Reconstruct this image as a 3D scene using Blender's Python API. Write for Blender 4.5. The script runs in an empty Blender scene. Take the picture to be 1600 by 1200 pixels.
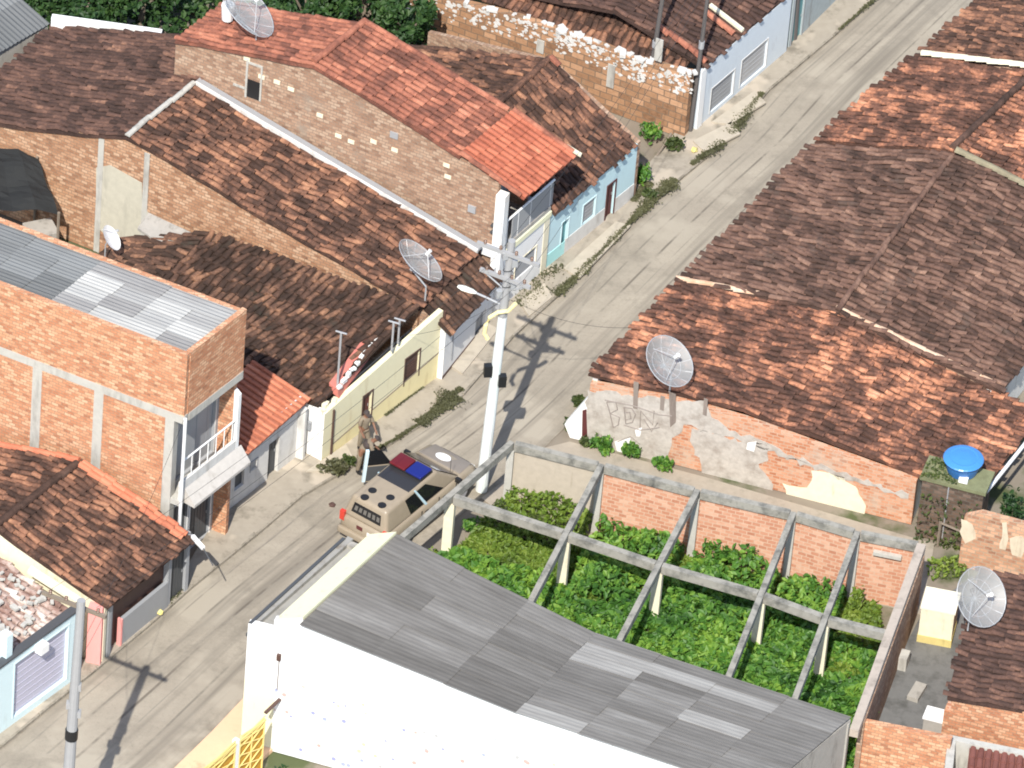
import bpy, bmesh, math, random
import numpy as np
from mathutils import Vector, Matrix
random.seed(7); np.random.seed(7)
R = math.radians
S = bpy.context.scene
COL = S.collection

# ------------------------------------------------------------------ camera
DEP, ROLL, FPX, PXM = R(40), R(5), 14000.0, 50.0
DIST = FPX / PXM
CAM = Vector((0, -DIST * math.cos(DEP), DIST * math.sin(DEP)))
_f = Vector((0, math.cos(DEP), -math.sin(DEP)))
_r0 = Vector((1, 0, 0)); _u0 = _r0.cross(_f)
_r = _r0 * math.cos(ROLL) + _u0 * math.sin(ROLL)
_u = _u0 * math.cos(ROLL) - _r0 * math.sin(ROLL)
cd = bpy.data.cameras.new('camera'); cam = bpy.data.objects.new('camera', cd); COL.objects.link(cam)
cd.sensor_width = 36.0; cd.lens = 36.0 * FPX / 1600.0
cd.clip_start = 10; cd.clip_end = 3000
cam.matrix_world = Matrix(((_r.x, _u.x, -_f.x, CAM.x), (_r.y, _u.y, -_f.y, CAM.y), (_r.z, _u.z, -_f.z, CAM.z), (0, 0, 0, 1)))
S.camera = cam

# ------------------------------------------------------------------ light
SUN_AZ, SUN_EL = R(260.3), R(49)          # direction towards the sun, from +x
to_sun = Vector((math.cos(SUN_AZ) * math.cos(SUN_EL), math.sin(SUN_AZ) * math.cos(SUN_EL), math.sin(SUN_EL)))
sd = bpy.data.lights.new('sun', 'SUN'); sun = bpy.data.objects.new('sun', sd); COL.objects.link(sun)
sd.energy = 4.5; sd.angle = R(0.5); sd.color = (1.0, 0.95, 0.87)
sun.rotation_euler = to_sun.to_track_quat('Z', 'Y').to_euler()
wd = bpy.data.worlds.new('World'); S.world = wd; wd.use_nodes = True
bg = wd.node_tree.nodes['Background']
sky = wd.node_tree.nodes.new('ShaderNodeTexSky'); sky.sky_type = 'NISHITA'; sky.sun_disc = False
sky.sun_elevation = SUN_EL; sky.sun_rotation = R(90) - SUN_AZ
wd.node_tree.links.new(sky.outputs[0], bg.inputs[0]); bg.inputs[1].default_value = 0.15
S.view_settings.view_transform = 'Standard'; S.view_settings.look = 'None'
S.view_settings.exposure = 0.45
S.cycles.filter_width = 1.9; S.view_settings.gamma = 1

# ------------------------------------------------------------------ picture -> place
def ray(px, py): return (_f * FPX + _r * (px - 800) + _u * (600 - py)).normalized()
def W(px, py, z=0.0):                       # point at height z seen at a pixel of the photo
    v = ray(px, py); return CAM + v * ((z - CAM.z) / v.z)
def V(px, py, A, B):                        # point on the vertical plane through A and B
    n = Vector((-(B.y - A.y), B.x - A.x, 0)); v = ray(px, py)
    return CAM + v * (n.dot(A - CAM) / n.dot(v))
def P(px, py, a, b, c):                     # point on the plane a b c
    n = (b - a).cross(c - a); v = ray(px, py)
    return CAM + v * (n.dot(a - CAM) / n.dot(v))
def adir(deg): return Vector((math.cos(R(deg)), math.sin(R(deg)), 0))
Z = Vector((0, 0, 1))
def at(p, z): return Vector((p.x, p.y, z))

# ------------------------------------------------------------------ materials
def new_mat(name):
    m = bpy.data.materials.new(name); m.use_nodes = True
    nt = m.node_tree; b = nt.nodes['Principled BSDF']
    return m, nt, b
def N(nt, t, **kw):
    n = nt.nodes.new(t)
    for k, v in kw.items():
        if hasattr(n, k): setattr(n, k, v)
        else: n.inputs[k].default_value = v
    return n
def ramp(nt, stops, interp='LINEAR'):
    r = nt.nodes.new('ShaderNodeValToRGB'); cr = r.color_ramp; cr.interpolation = interp
    while len(cr.elements) > 1: cr.elements.remove(cr.elements[-1])
    cr.elements[0].position = stops[0][0]; cr.elements[0].color = (*stops[0][1], 1)
    for p, c in stops[1:]:
        e = cr.elements.new(p); e.color = (*c, 1)
    return r
def mixc(nt, fac, a, b):
    m = nt.nodes.new('ShaderNodeMix'); m.data_type = 'RGBA'
    for sock, val in ((m.inputs[0], fac), (m.inputs[6], a), (m.inputs[7], b)):
        if hasattr(val, 'links'): nt.links.new(val, sock)
        elif isinstance(val, (int, float)): sock.default_value = val
        else: sock.default_value = (*val, 1)
    return m.outputs[2]
def noise(nt, scale, detail=4, rough=.6, vec=None, stretch=None):
    n = nt.nodes.new('ShaderNodeTexNoise'); n.inputs['Scale'].default_value = scale
    n.inputs['Detail'].default_value = detail; n.inputs['Roughness'].default_value = rough
    if vec is None:
        tc = nt.nodes.new('ShaderNodeTexCoord'); vec = tc.outputs['Object']
    if stretch:
        mp = nt.nodes.new('ShaderNodeMapping'); mp.inputs['Scale'].default_value = stretch
        nt.links.new(vec, mp.inputs[0]); vec = mp.outputs[0]
    nt.links.new(vec, n.inputs['Vector'])
    return n.outputs[0]
def step(nt, val, lo, hi):
    r = nt.nodes.new('ShaderNodeMapRange'); r.inputs[1].default_value = lo; r.inputs[2].default_value = hi
    nt.links.new(val, r.inputs[0]); return r.outputs[0]
def bump(nt, b, h, strength=.3, dist=.02):
    n = nt.nodes.new('ShaderNodeBump'); n.inputs['Strength'].default_value = strength; n.inputs['Distance'].default_value = dist
    nt.links.new(h, n.inputs['Height']); nt.links.new(n.outputs[0], b.inputs['Normal'])
def plaster(name, col, var=.18, dirt=(.16, .13, .10), amount=.35, scale=1.6, rough=.85, bmp=.25, streak=True):
    m, nt, b = new_mat(name)
    n1 = noise(nt, scale * 3, 6)
    c = mixc(nt, n1, tuple(x * (1 - var) for x in col), tuple(min(1, x * (1 + var)) for x in col))
    n2 = noise(nt, scale, 5, .65, stretch=(1.6, 1.6, .35) if streak else None)
    if amount > 0:
        c = mixc(nt, step(nt, n2, .66 - .28 * amount, .80 - .1 * amount), c, dirt)
    nt.links.new(c, b.inputs['Base Color']); b.inputs['Roughness'].default_value = rough
    bump(nt, b, noise(nt, 28, 5), bmp, .015)
    return m
def paint(name, col, rough=.5, metallic=0.0, var=.06):
    m, nt, b = new_mat(name)
    c = mixc(nt, noise(nt, 5, 4), tuple(x * (1 - var) for x in col), tuple(min(1, x * (1 + var)) for x in col))
    nt.links.new(c, b.inputs['Base Color']); b.inputs['Roughness'].default_value = rough; b.inputs['Metallic'].default_value = metallic
    return m
def tile_mat(name, stops, cl=.40, scale=1.7, moss=None, mossamt=.3, big=.16):
    m, nt, b = new_mat(name)
    at_ = N(nt, 'ShaderNodeAttribute', attribute_name='tone')
    n0 = noise(nt, .5, 3, .6); n1 = noise(nt, scale, 4, .65); n2 = noise(nt, 11, 4, .65)
    def lin(parts, base):
        out = None
        for sock, w in parts:
            ma = N(nt, 'ShaderNodeMath', operation='MULTIPLY_ADD'); nt.links.new(sock, ma.inputs[0]); ma.inputs[1].default_value = w
            if out is None: ma.inputs[2].default_value = base
            else: nt.links.new(out, ma.inputs[2])
            out = ma.outputs[0]
        return out
    rt = 1.02 - cl - big
    v = lin(((at_.outputs['Fac'], rt), (step(nt, n1, .34, .66), cl), (step(nt, n0, .35, .65), big), (n2, .5)), -.25)
    c = ramp(nt, stops); nt.links.new(v, c.inputs[0]); c = c.outputs[0]
    if moss:
        c = mixc(nt, step(nt, noise(nt, 1.3, 6, .7), .62 - mossamt * .25, .72), c, moss)
    nt.links.new(c, b.inputs['Base Color']); b.inputs['Roughness'].default_value = .95; b.inputs['Specular IOR Level'].default_value = .2
    bump(nt, b, noise(nt, 35, 4), .4, .012)
    return m
def brick_mat(name, c1, c2, mortar, patch=(.30, .27, .22), pamt=.25, bw=.26, bh=.135, msize=.016, dark=None, light=None):
    m, nt, b = new_mat(name)
    tc = N(nt, 'ShaderNodeTexCoord')
    nzn = nt.nodes.new('ShaderNodeTexNoise'); nzn.inputs['Scale'].default_value = 3; nt.links.new(tc.outputs['UV'], nzn.inputs['Vector'])
    wob = N(nt, 'ShaderNodeVectorMath', operation='MULTIPLY_ADD'); wob.inputs[1].default_value = (.05, .05, 0)
    nt.links.new(nzn.outputs['Color'], wob.inputs[0]); nt.links.new(tc.outputs['UV'], wob.inputs[2])
    br = N(nt, 'ShaderNodeTexBrick'); br.inputs['Scale'].default_value = 1
    br.inputs['Brick Width'].default_value = bw; br.inputs['Row Height'].default_value = bh
    br.inputs['Mortar Size'].default_value = msize; br.inputs['Mortar Smooth'].default_value = .15; br.inputs['Bias'].default_value = 0
    br.inputs['Color1'].default_value = (0, 0, 0, 1); br.inputs['Color2'].default_value = (1, 1, 1, 1); br.inputs['Mortar'].default_value = (.5, .5, .5, 1)
    nt.links.new(wob.outputs[0], br.inputs['Vector'])
    lt = light or tuple(min(1, x * 1.35 + .03) for x in c1); dk = dark or tuple(x * .55 for x in c2)
    per = N(nt, 'ShaderNodeMath', operation='MULTIPLY_ADD'); per.inputs[1].default_value = .75; nt.links.new(br.outputs['Color'], per.inputs[0])
    nz = noise(nt, 1.0, 5, .75, vec=tc.outputs['UV'], stretch=(6, 12, 1)); sc = N(nt, 'ShaderNodeMath', operation='MULTIPLY_ADD'); sc.inputs[1].default_value = 1.0; sc.inputs[2].default_value = -.37
    nt.links.new(nz, sc.inputs[0]); nt.links.new(sc.outputs[0], per.inputs[2])
    cr = ramp(nt, [(0, dk), (.22, c2), (.55, c1), (.95, lt)]); nt.links.new(per.outputs[0], cr.inputs[0])
    mcol = mixc(nt, noise(nt, 5, 4), tuple(x * .75 for x in mortar), tuple(min(1, x * 1.25) for x in mortar))
    c = mixc(nt, br.outputs['Fac'], cr.outputs[0], mcol)
    c = mixc(nt, step(nt, noise(nt, .9, 6, .7), .66 - .25 * pamt, .74), c, patch) if pamt > 0 else c
    nt.links.new(c, b.inputs['Base Color']); b.inputs['Roughness'].default_value = .95; b.inputs['Specular IOR Level'].default_value = .2
    bump(nt, b, br.outputs['Fac'], -.7, .025)
    return m
def sheet_mat(name, stops, streak=True, rough=.85):
    m, nt, b = new_mat(name)
    at_ = N(nt, 'ShaderNodeAttribute', attribute_name='tone')
    tc = N(nt, 'ShaderNodeTexCoord')
    n1 = noise(nt, 1.0, 5, .65, vec=tc.outputs['UV'], stretch=(2.6, .45, 1))
    a = N(nt, 'ShaderNodeMath', operation='MULTIPLY_ADD'); a.inputs[1].default_value = .52
    nt.links.new(n1, a.inputs[0])
    s = N(nt, 'ShaderNodeMath', operation='MULTIPLY'); s.inputs[1].default_value = .5
    nt.links.new(at_.outputs['Fac'], s.inputs[0]); nt.links.new(s.outputs[0], a.inputs[2])
    c = ramp(nt, stops); nt.links.new(a.outputs[0], c.inputs[0])
    nt.links.new(c.outputs[0], b.inputs['Base Color']); b.inputs['Roughness'].default_value = rough; b.inputs['Specular IOR Level'].default_value = .25
    bump(nt, b, noise(nt, 20, 4), .15, .01)
    return m
def leaf_mat(name, dark, mid, light, scale=.7):
    m, nt, b = new_mat(name)
    at_ = N(nt, 'ShaderNodeAttribute', attribute_name='tone')
    n1 = noise(nt, scale, 4, .6)
    a = N(nt, 'ShaderNodeMath', operation='MULTIPLY_ADD'); a.inputs[1].default_value = .5
    s = N(nt, 'ShaderNodeMath', operation='MULTIPLY'); s.inputs[1].default_value = .6
    nt.links.new(step(nt, n1, .3, .7), s.inputs[0])
    nt.links.new(at_.outputs['Fac'], a.inputs[0]); nt.links.new(s.outputs[0], a.inputs[2])
    c = ramp(nt, [(0, dark), (.5, mid), (1, light)]); nt.links.new(a.outputs[0], c.inputs[0])
    nt.links.new(c.outputs[0], b.inputs['Base Color']); b.inputs['Roughness'].default_value = .55
    tr = N(nt, 'ShaderNodeBsdfTranslucent'); nt.links.new(c.outputs[0], tr.inputs[0])
    mx = N(nt, 'ShaderNodeMixShader'); mx.inputs[0].default_value = .3
    out = nt.nodes['Material Output']
    nt.links.new(b.outputs[0], mx.inputs[1]); nt.links.new(tr.outputs[0], mx.inputs[2]); nt.links.new(mx.outputs[0], out.inputs[0])
    return m

OLD = tile_mat('old_clay_tile', [(0, (.024, .017, .014)), (.40, (.058, .036, .027)), (.62, (.115, .064, .045)), (.78, (.215, .115, .072)), (1, (.40, .21, .12))], moss=(.05, .042, .032), mossamt=.2)
OLD2 = tile_mat('weathered_clay_tile', [(0, (.027, .018, .015)), (.36, (.070, .041, .031)), (.56, (.150, .078, .053)), (.74, (.275, .135, .083)), (1, (.47, .25, .145))])
DARKT = tile_mat('dark_mossy_clay_tile', [(0, (.030, .021, .017)), (.36, (.080, .048, .037)), (.62, (.150, .086, .064)), (.85, (.225, .135, .098)), (1, (.34, .20, .14))], moss=(.10, .070, .056), mossamt=.25)
BROWN = tile_mat('brown_clay_tile', [(0, (.026, .018, .015)), (.4, (.070, .042, .034)), (.70, (.125, .070, .053)), (.88, (.21, .115, .08)), (1, (.33, .18, .11))])
MIXT = tile_mat('patchy_orange_clay_tile', [(0, (.030, .019, .015)), (.34, (.085, .046, .034)), (.52, (.165, .080, .055)), (.66, (.34, .15, .088)), (.80, (.52, .235, .135)), (1, (.60, .33, .20))], big=.30)
NEWT = tile_mat('new_orange_clay_tile', [(0, (.085, .040, .030)), (.32, (.165, .070, .050)), (.58, (.30, .115, .075)), (.82, (.43, .175, .11)), (1, (.54, .26, .17))])
FRESH = tile_mat('fresh_orange_clay_tile', [(0, (.30, .105, .065)), (.5, (.50, .175, .10)), (1, (.60, .25, .15))], cl=.25)
BRK = brick_mat('salmon_hollow_brick', (.57, .285, .16), (.48, .205, .11), (.36, .22, .14), pamt=0, dark=(.24, .12, .075), light=(.70, .44, .28), bw=.22, bh=.11, msize=.013)
BRKO = brick_mat('old_buff_brick', (.39, .245, .165), (.30, .18, .12), (.26, .19, .14), patch=(.31, .25, .195), pamt=.35, dark=(.18, .11, .08), light=(.49, .36, .26), bw=.22, bh=.115, msize=.013)
BRKW = brick_mat('warm_gable_brick', (.46, .26, .155), (.34, .175, .10), (.27, .18, .12), patch=(.35, .25, .18), pamt=.2, dark=(.18, .10, .065), light=(.58, .39, .26), bw=.22, bh=.115, msize=.013)  # brighter, warmer brick tones than the old buff brick
BRKR = brick_mat('orange_brick', (.55, .275, .175), (.49, .225, .14), (.58, .40, .29), patch=(.56, .42, .32), pamt=.2, bw=.27, bh=.14, msize=.016, dark=(.40, .18, .11), light=(.66, .41, .29))
BRKD = brick_mat('dark_stained_brick', (.13, .085, .06), (.09, .065, .05), (.12, .10, .08), patch=(.07, .06, .045), pamt=.5)
RUIN = brick_mat('rough_block', (.38, .215, .12), (.29, .16, .09), (.20, .14, .095), patch=(.3, .25, .18), pamt=.2, bw=.45, bh=.24, msize=.02)
CONC = plaster('raw_concrete', (.36, .34, .305), dirt=(.17, .16, .14), amount=.5)
CONCL = plaster('pale_concrete', (.46, .445, .40), dirt=(.25, .235, .21), amount=.55)
BEAM = plaster('mossy_concrete', (.31, .295, .255), dirt=(.085, .085, .075), amount=.75, scale=2.5, streak=False)
CREAMP = plaster('cream_render', (.74, .69, .52), dirt=(.45, .40, .27), amount=.3)
YEL = plaster('pale_yellow_paint', (.74, .69, .47), var=.07, dirt=(.60, .52, .32), amount=.3)
YEL2 = plaster('yellow_dado_paint', (.76, .67, .38), var=.07, dirt=(.58, .47, .25), amount=.3)
WHITE = plaster('white_paint', (.80, .80, .78), var=.03, dirt=(.62, .60, .55), amount=.2)
WHITED = plaster('dirty_white_paint', (.62, .61, .58), dirt=(.36, .34, .30), amount=.5)
LBLUE = plaster('light_blue_paint', (.50, .68, .72), var=.06, dirt=(.38, .48, .50), amount=.25)
PALEB = plaster('pale_blue_paint', (.62, .76, .78), var=.05, dirt=(.5, .6, .6), amount=.2)
LILAC = paint('lilac_shutter', (.48, .47, .56), .55)
PINK = plaster('pink_paint', (.80, .33, .30), var=.06, dirt=(.62, .25, .22), amount=.25)
REDP = plaster('faded_red_paint', (.55, .18, .14), var=.15, dirt=(.4, .2, .15), amount=.4)
GREYP = plaster('grey_paint', (.33, .34, .35), var=.1, amount=.3)
GREYM = paint('grey_metal_shutter', (.30, .31, .32), .5)
DGREY = paint('dark_grey_paint', (.07, .075, .08), .55)
BLACK = paint('black_rubber', (.015, .015, .016), .5)
MAROON = paint('maroon_wood', (.10, .025, .025), .5)
BROWNW = paint('brown_wood', (.085, .045, .035), .6, var=.3)
TEAL = paint('teal_paint', (.10, .27, .29), .5)
TEALW = plaster('turquoise_paint', (.42, .74, .72), var=.05, amount=.15, dirt=(.4, .6, .58))
WOOD = paint('weathered_wood', (.21, .17, .13), .8, var=.3)
GALV = paint('galvanised_metal', (.45, .46, .47), .45, .3)
WPLAS = paint('white_plastic', (.82, .82, .80), .4)
YPLAS = paint('cream_plastic', (.78, .68, .36), .45)
POLEG = plaster('grey_pole_concrete', (.33, .33, .33), var=.1, amount=.3, dirt=(.2, .2, .2))
POLEW = plaster('whitewashed_pole_concrete', (.74, .77, .74), var=.05, amount=.45, dirt=(.50, .60, .57))
ROOFG = sheet_mat('grey_fibre_cement', [(.12, (.085, .079, .071)), (.30, (.130, .122, .111)), (.48, (.19, .18, .166)), (.66, (.30, .29, .27)), (.9, (.43, .425, .395))])
ROOFD = sheet_mat('dark_fibre_cement', [(0, (.085, .09, .09)), (.5, (.15, .155, .155)), (1, (.24, .25, .25))])
ROOFL = sheet_mat('patched_fibre_cement', [(.1, (.17, .165, .16)), (.35, (.23, .225, .22)), (.58, (.33, .33, .32)), (.8, (.46, .455, .43)), (1, (.62, .61, .56))])
TARP = paint('dark_plastic_sheet', (.012, .013, .013), .85, var=.3)
ORN = plaster('orange_paving', (.74, .47, .30), var=.08, amount=.3, dirt=(.45, .28, .17), streak=False)
OCHRE = paint('ochre_paint', (.50, .27, .035), .5, var=.25)
LEMON = plaster('lemon_cream_paint', (.78, .76, .52), var=.05, amount=.2, dirt=(.6, .55, .3))
VINE = leaf_mat('vine_leaf', (.014, .055, .014), (.080, .21, .028), (.26, .42, .055))
WEED = leaf_mat('weed_leaf', (.022, .04, .012), (.065, .095, .025), (.14, .17, .045))
LIME = leaf_mat('lime_moss_leaf', (.04, .075, .012), (.125, .205, .022), (.24, .31, .05))
TREEL = leaf_mat('tree_leaf', (.010, .032, .010), (.028, .075, .018), (.07, .14, .03))
GRASSM = leaf_mat('verge_grass', (.060, .062, .030), (.105, .108, .050), (.16, .16, .075))

# ------------------------------------------------------------------ mesh builder
class MB:
    def __init__(s): s.v = []; s.f = []; s.t = []; s.uv = None
    def pt(s, p, tone=.5): s.v.append(tuple(p)); s.t.append(tone); return len(s.v) - 1
    def poly(s, pts, tone=.5): s.f.append([s.pt(p, tone) for p in pts])
    def hexa(s, b, t, tone=.5):                 # bottom 4 and top 4, both counter-clockwise seen from above
        i = [s.pt(p, tone) for p in b] + [s.pt(p, tone) for p in t]
        s.f += [[i[3], i[2], i[1], i[0]], [i[4], i[5], i[6], i[7]]]
        for k in range(4):
            k2 = (k + 1) % 4; s.f.append([i[k], i[k2], i[k2 + 4], i[k + 4]])
    def box(s, c, sx, sy, sz, ang=0.0, tone=.5):   # c = centre of the base
        ca, sa = math.cos(ang), math.sin(ang)
        q = [Vector((c[0] + ca * x - sa * y, c[1] + sa * x + ca * y, c[2])) for x, y in ((-sx/2, -sy/2), (sx/2, -sy/2), (sx/2, sy/2), (-sx/2, sy/2))]
        s.hexa(q, [p + Z * sz for p in q], tone)
    def prism(s, poly, z0, z1, tone=.5):
        n = len(poly)
        ar = sum(poly[i][0] * poly[(i+1) % n][1] - poly[(i+1) % n][0] * poly[i][1] for i in range(n))
        if ar < 0: poly = list(reversed(poly))
        zt = z1 if hasattr(z1, '__len__') else [z1] * n
        if ar < 0 and hasattr(z1, '__len__'): zt = list(reversed(zt))
        b = [s.pt((p[0], p[1], z0), tone) for p in poly]; t = [s.pt((p[0], p[1], z), tone) for p, z in zip(poly, zt)]
        s.f.append(list(reversed(b))); s.f.append(t)
        for k in range(n):
            k2 = (k + 1) % n; s.f.append([b[k], b[k2], t[k2], t[k]])
    def extr(s, pts, d, tone=.5):               # planar polygon extruded along d
        n = len(pts)
        nn = Vector((0, 0, 0))
        for k in range(1, n - 1): nn += (pts[k] - pts[0]).cross(pts[k+1] - pts[0])
        if nn.dot(d) > 0: pts = list(reversed(pts))
        a = [s.pt(p, tone) for p in pts]; b = [s.pt(p + d, tone) for p in pts]
        s.f.append(a); s.f.append(list(reversed(b)))
        for k in range(n):
            k2 = (k + 1) % n; s.f.append([a[k2], a[k], b[k], b[k2]])
    def tube(s, pts, r, n=8, caps=True, tone=.5):
        rs = r if hasattr(r, '__len__') else [r] * len(pts)
        pts = [Vector(p) for p in pts]; rings = []
        for k, p in enumerate(pts):
            d = (pts[min(k+1, len(pts)-1)] - pts[max(k-1, 0)]).normalized()
            x = d.cross(Z if abs(d.z) < .9 else Vector((1, 0, 0))).normalized(); y = d.cross(x)
            rings.append([s.pt(p + (x * math.cos(2*math.pi*j/n) + y * math.sin(2*math.pi*j/n)) * rs[k], tone) for j in range(n)])
        for a, b in zip(rings, rings[1:]):
            for j in range(n): s.f.append([a[j], b[j], b[(j+1) % n], a[(j+1) % n]])
        if caps: s.f.append(list(rings[0])); s.f.append(list(reversed(rings[-1])))
    def bar(s, a, b, w, h, tone=.5):            # rectangular bar, w sideways, h downwards from the line a-b
        d = (b - a); x = Vector((-d.y, d.x, 0)).normalized() * (w / 2)
        s.hexa([a - x - Z*h, a + x - Z*h, b + x - Z*h, b - x - Z*h][::-1], [a - x, a + x, b + x, b - x][::-1], tone)
    def lathe(s, c, prof, n=20, tone=.5):       # prof: (r, z) from bottom to top
        rings = []
        for r, z in prof: rings.append([s.pt((c[0] + r*math.cos(2*math.pi*j/n), c[1] + r*math.sin(2*math.pi*j/n), c[2] + z), tone) for j in range(n)])
        for a, b in zip(rings, rings[1:]):
            for j in range(n): s.f.append([a[j], a[(j+1) % n], b[(j+1) % n], b[j]])
        s.f.append(list(reversed(rings[0]))); s.f.append(list(rings[-1]))
    def build(s, name, mat, parent=None, origin=None, smooth=False):
        off = parent.matrix_world.translation.copy() if parent else (Vector(origin) if origin is not None else Vector((0, 0, 0)))
        if parent is not None: off = WORLD[parent.name]
        me = bpy.data.meshes.new(name)
        me.from_pydata([(x - off.x, y - off.y, z - off.z) for x, y, z in s.v], [], s.f)
        me.materials.append(mat)
        a = me.attributes.new('tone', 'FLOAT', 'POINT'); a.data.foreach_set('value', s.t)
        uvl = me.uv_layers.new(name='UVMap')
        if s.uv is not None:
            for l in me.loops: uvl.data[l.index].uv = s.uv[l.vertex_index]
        else:
            for p in me.polygons:
                n = p.normal
                if abs(n.z) < .97:
                    ux = Z.cross(n).normalized(); vx = n.cross(ux)
                else: ux, vx = Vector((1, 0, 0)), Vector((0, 1, 0))
                for li in p.loop_indices:
                    co = Vector(s.v[me.loops[li].vertex_index]); uvl.data[li].uv = (co.dot(ux), co.dot(vx))
        if smooth: me.polygons.foreach_set('use_smooth', [True] * len(me.polygons))
        o = bpy.data.objects.new(name, me); COL.objects.link(o)
        if parent is not None:
            o.parent = parent; WORLD[o.name] = off
        else:
            o.location = off; WORLD[o.name] = off
        return o
WORLD = {}
def tag(o, label, cat, group=None):
    o['label'] = label; o['category'] = cat
    if group: o['group'] = group
    return o
def thing(name, label, cat, loc, group=None):
    o = bpy.data.objects.new(name, None); COL.objects.link(o); o.location = loc; o.empty_display_size = .3
    WORLD[o.name] = Vector(loc); return tag(o, label, cat, group)
def struct(name, mb, mat, origin=None):
    o = mb.build(name, mat, None, origin); o['kind'] = 'structure'; return o

# ------------------------------------------------------------------ house parts
def wall(mb, A, B, zb, za, zb2, th=.16, inner=1):
    d = (B - A); n = Vector((-d.y, d.x, 0)).normalized() * th * inner
    q = [at(A, zb), at(B, zb), at(B, zb2), at(A, za)]
    mb.extr(q, n)
def gable(mb, A, prof, d, th=.16, inner=1):     # prof [(u, z)] outline along unit direction d from A
    n = Vector((-d.y, d.x, 0)) * th * inner
    mb.extr([at(A + d * u, z) for u, z in prof], n)
class Facade:
    """street front with real openings; inner=+1 puts the thickness to the left of A->B"""
    def __init__(s, A, B, za, zb, th=.18, inner=1):
        s.A, s.B = at(A, 0), at(B, 0); s.L = (s.B - s.A).length; s.d = (s.B - s.A) / s.L
        s.za, s.zb, s.th = za, zb, th; s.n = Vector((-s.d.y, s.d.x, 0)) * inner; s.ops = []
    def uv(s, px, py):
        p = V(px, py, s.A, s.B); return (p - s.A).dot(s.d), p.z
    def p(s, u, z, depth=0.0): return at(s.A + s.d * u + s.n * depth, z)
    def top(s, u): return s.za + (s.zb - s.za) * u / s.L
    def open_px(s, bl, tr, to_ground=False):
        u0, z0 = s.uv(*bl); u1, z1 = s.uv(*tr)
        if to_ground: z0 = 0.04
        u0, u1 = max(.05, min(u0, u1)), min(s.L - .05, max(u0, u1)); lim = min(s.top(u0), s.top(u1)) - .06
        z1 = min(z1, lim); s.ops.append((u0, u1, z0, z1)); return s.ops[-1]
    def build(s, parent, mat, name='wall'):
        mb = MB(); us = sorted({0.0, s.L, *[o[0] for o in s.ops], *[o[1] for o in s.ops]})
        for a, b in zip(us, us[1:]):
            if b - a < 1e-4: continue
            m = (a + b) / 2; cuts = sorted([(o[2], o[3]) for o in s.ops if o[0] < m < o[1]]); z = 0.0
            for z0, z1 in cuts:
                if z0 - z > .01: mb.extr([s.p(a, z), s.p(b, z), s.p(b, z0), s.p(a, z0)], s.n * s.th)
                z = z1
            mb.extr([s.p(a, z), s.p(b, z), s.p(b, s.top(b)), s.p(a, s.top(a))], s.n * s.th)
        return mb.build(name, mat, parent)
    def panel(s, parent, op, name, mat, depth=.08, frame=None, fmat=None, ribs=0, handle=False):
        u0, u1, z0, z1 = op; e = .002; mb = MB()
        mb.extr([s.p(u0 + e, z0 + e, depth), s.p(u1 - e, z0 + e, depth), s.p(u1 - e, z1 - e, depth), s.p(u0 + e, z1 - e, depth)], s.n * .04)
        if ribs > 0:
            for k in range(ribs):
                z = z0 + (z1 - z0) * (k + .5) / ribs
                mb.extr([s.p(u0 + .04, z - .012, depth - .012), s.p(u1 - .04, z - .012, depth - .012), s.p(u1 - .04, z + .012, depth - .012), s.p(u0 + .04, z + .012, depth - .012)], s.n * .011)
        elif ribs < 0:
            for k in range(-ribs):
                u = u0 + (u1 - u0) * (k + .5) / -ribs
                mb.extr([s.p(u - .012, z0 + .04, depth - .012), s.p(u + .012, z0 + .04, depth - .012), s.p(u + .012, z1 - .04, depth - .012), s.p(u - .012, z1 - .04, depth - .012)], s.n * .011)
        o = mb.build(name, mat, parent)
        if frame:
            fb = MB(); w = frame
            for (a, b, c, d_) in ((u0 - w, u0 - .002, z0, z1 + w), (u1 + .002, u1 + w, z0, z1 + w), (u0, u1, z1 + .002, z1 + w)):
                fb.extr([s.p(a, c, -.02), s.p(b, c, -.02), s.p(b, d_, -.02), s.p(a, d_, -.02)], s.n * .018)
            fb.build('frame', fmat or mat, o)
        if handle:
            hb = MB(); c = s.p(u1 - .1, z0 + .95, depth - .03); hb.tube([c - Z * .05, c + Z * .05], .012, 6); hb.build('handle', GALV, o)
        return o

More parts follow.
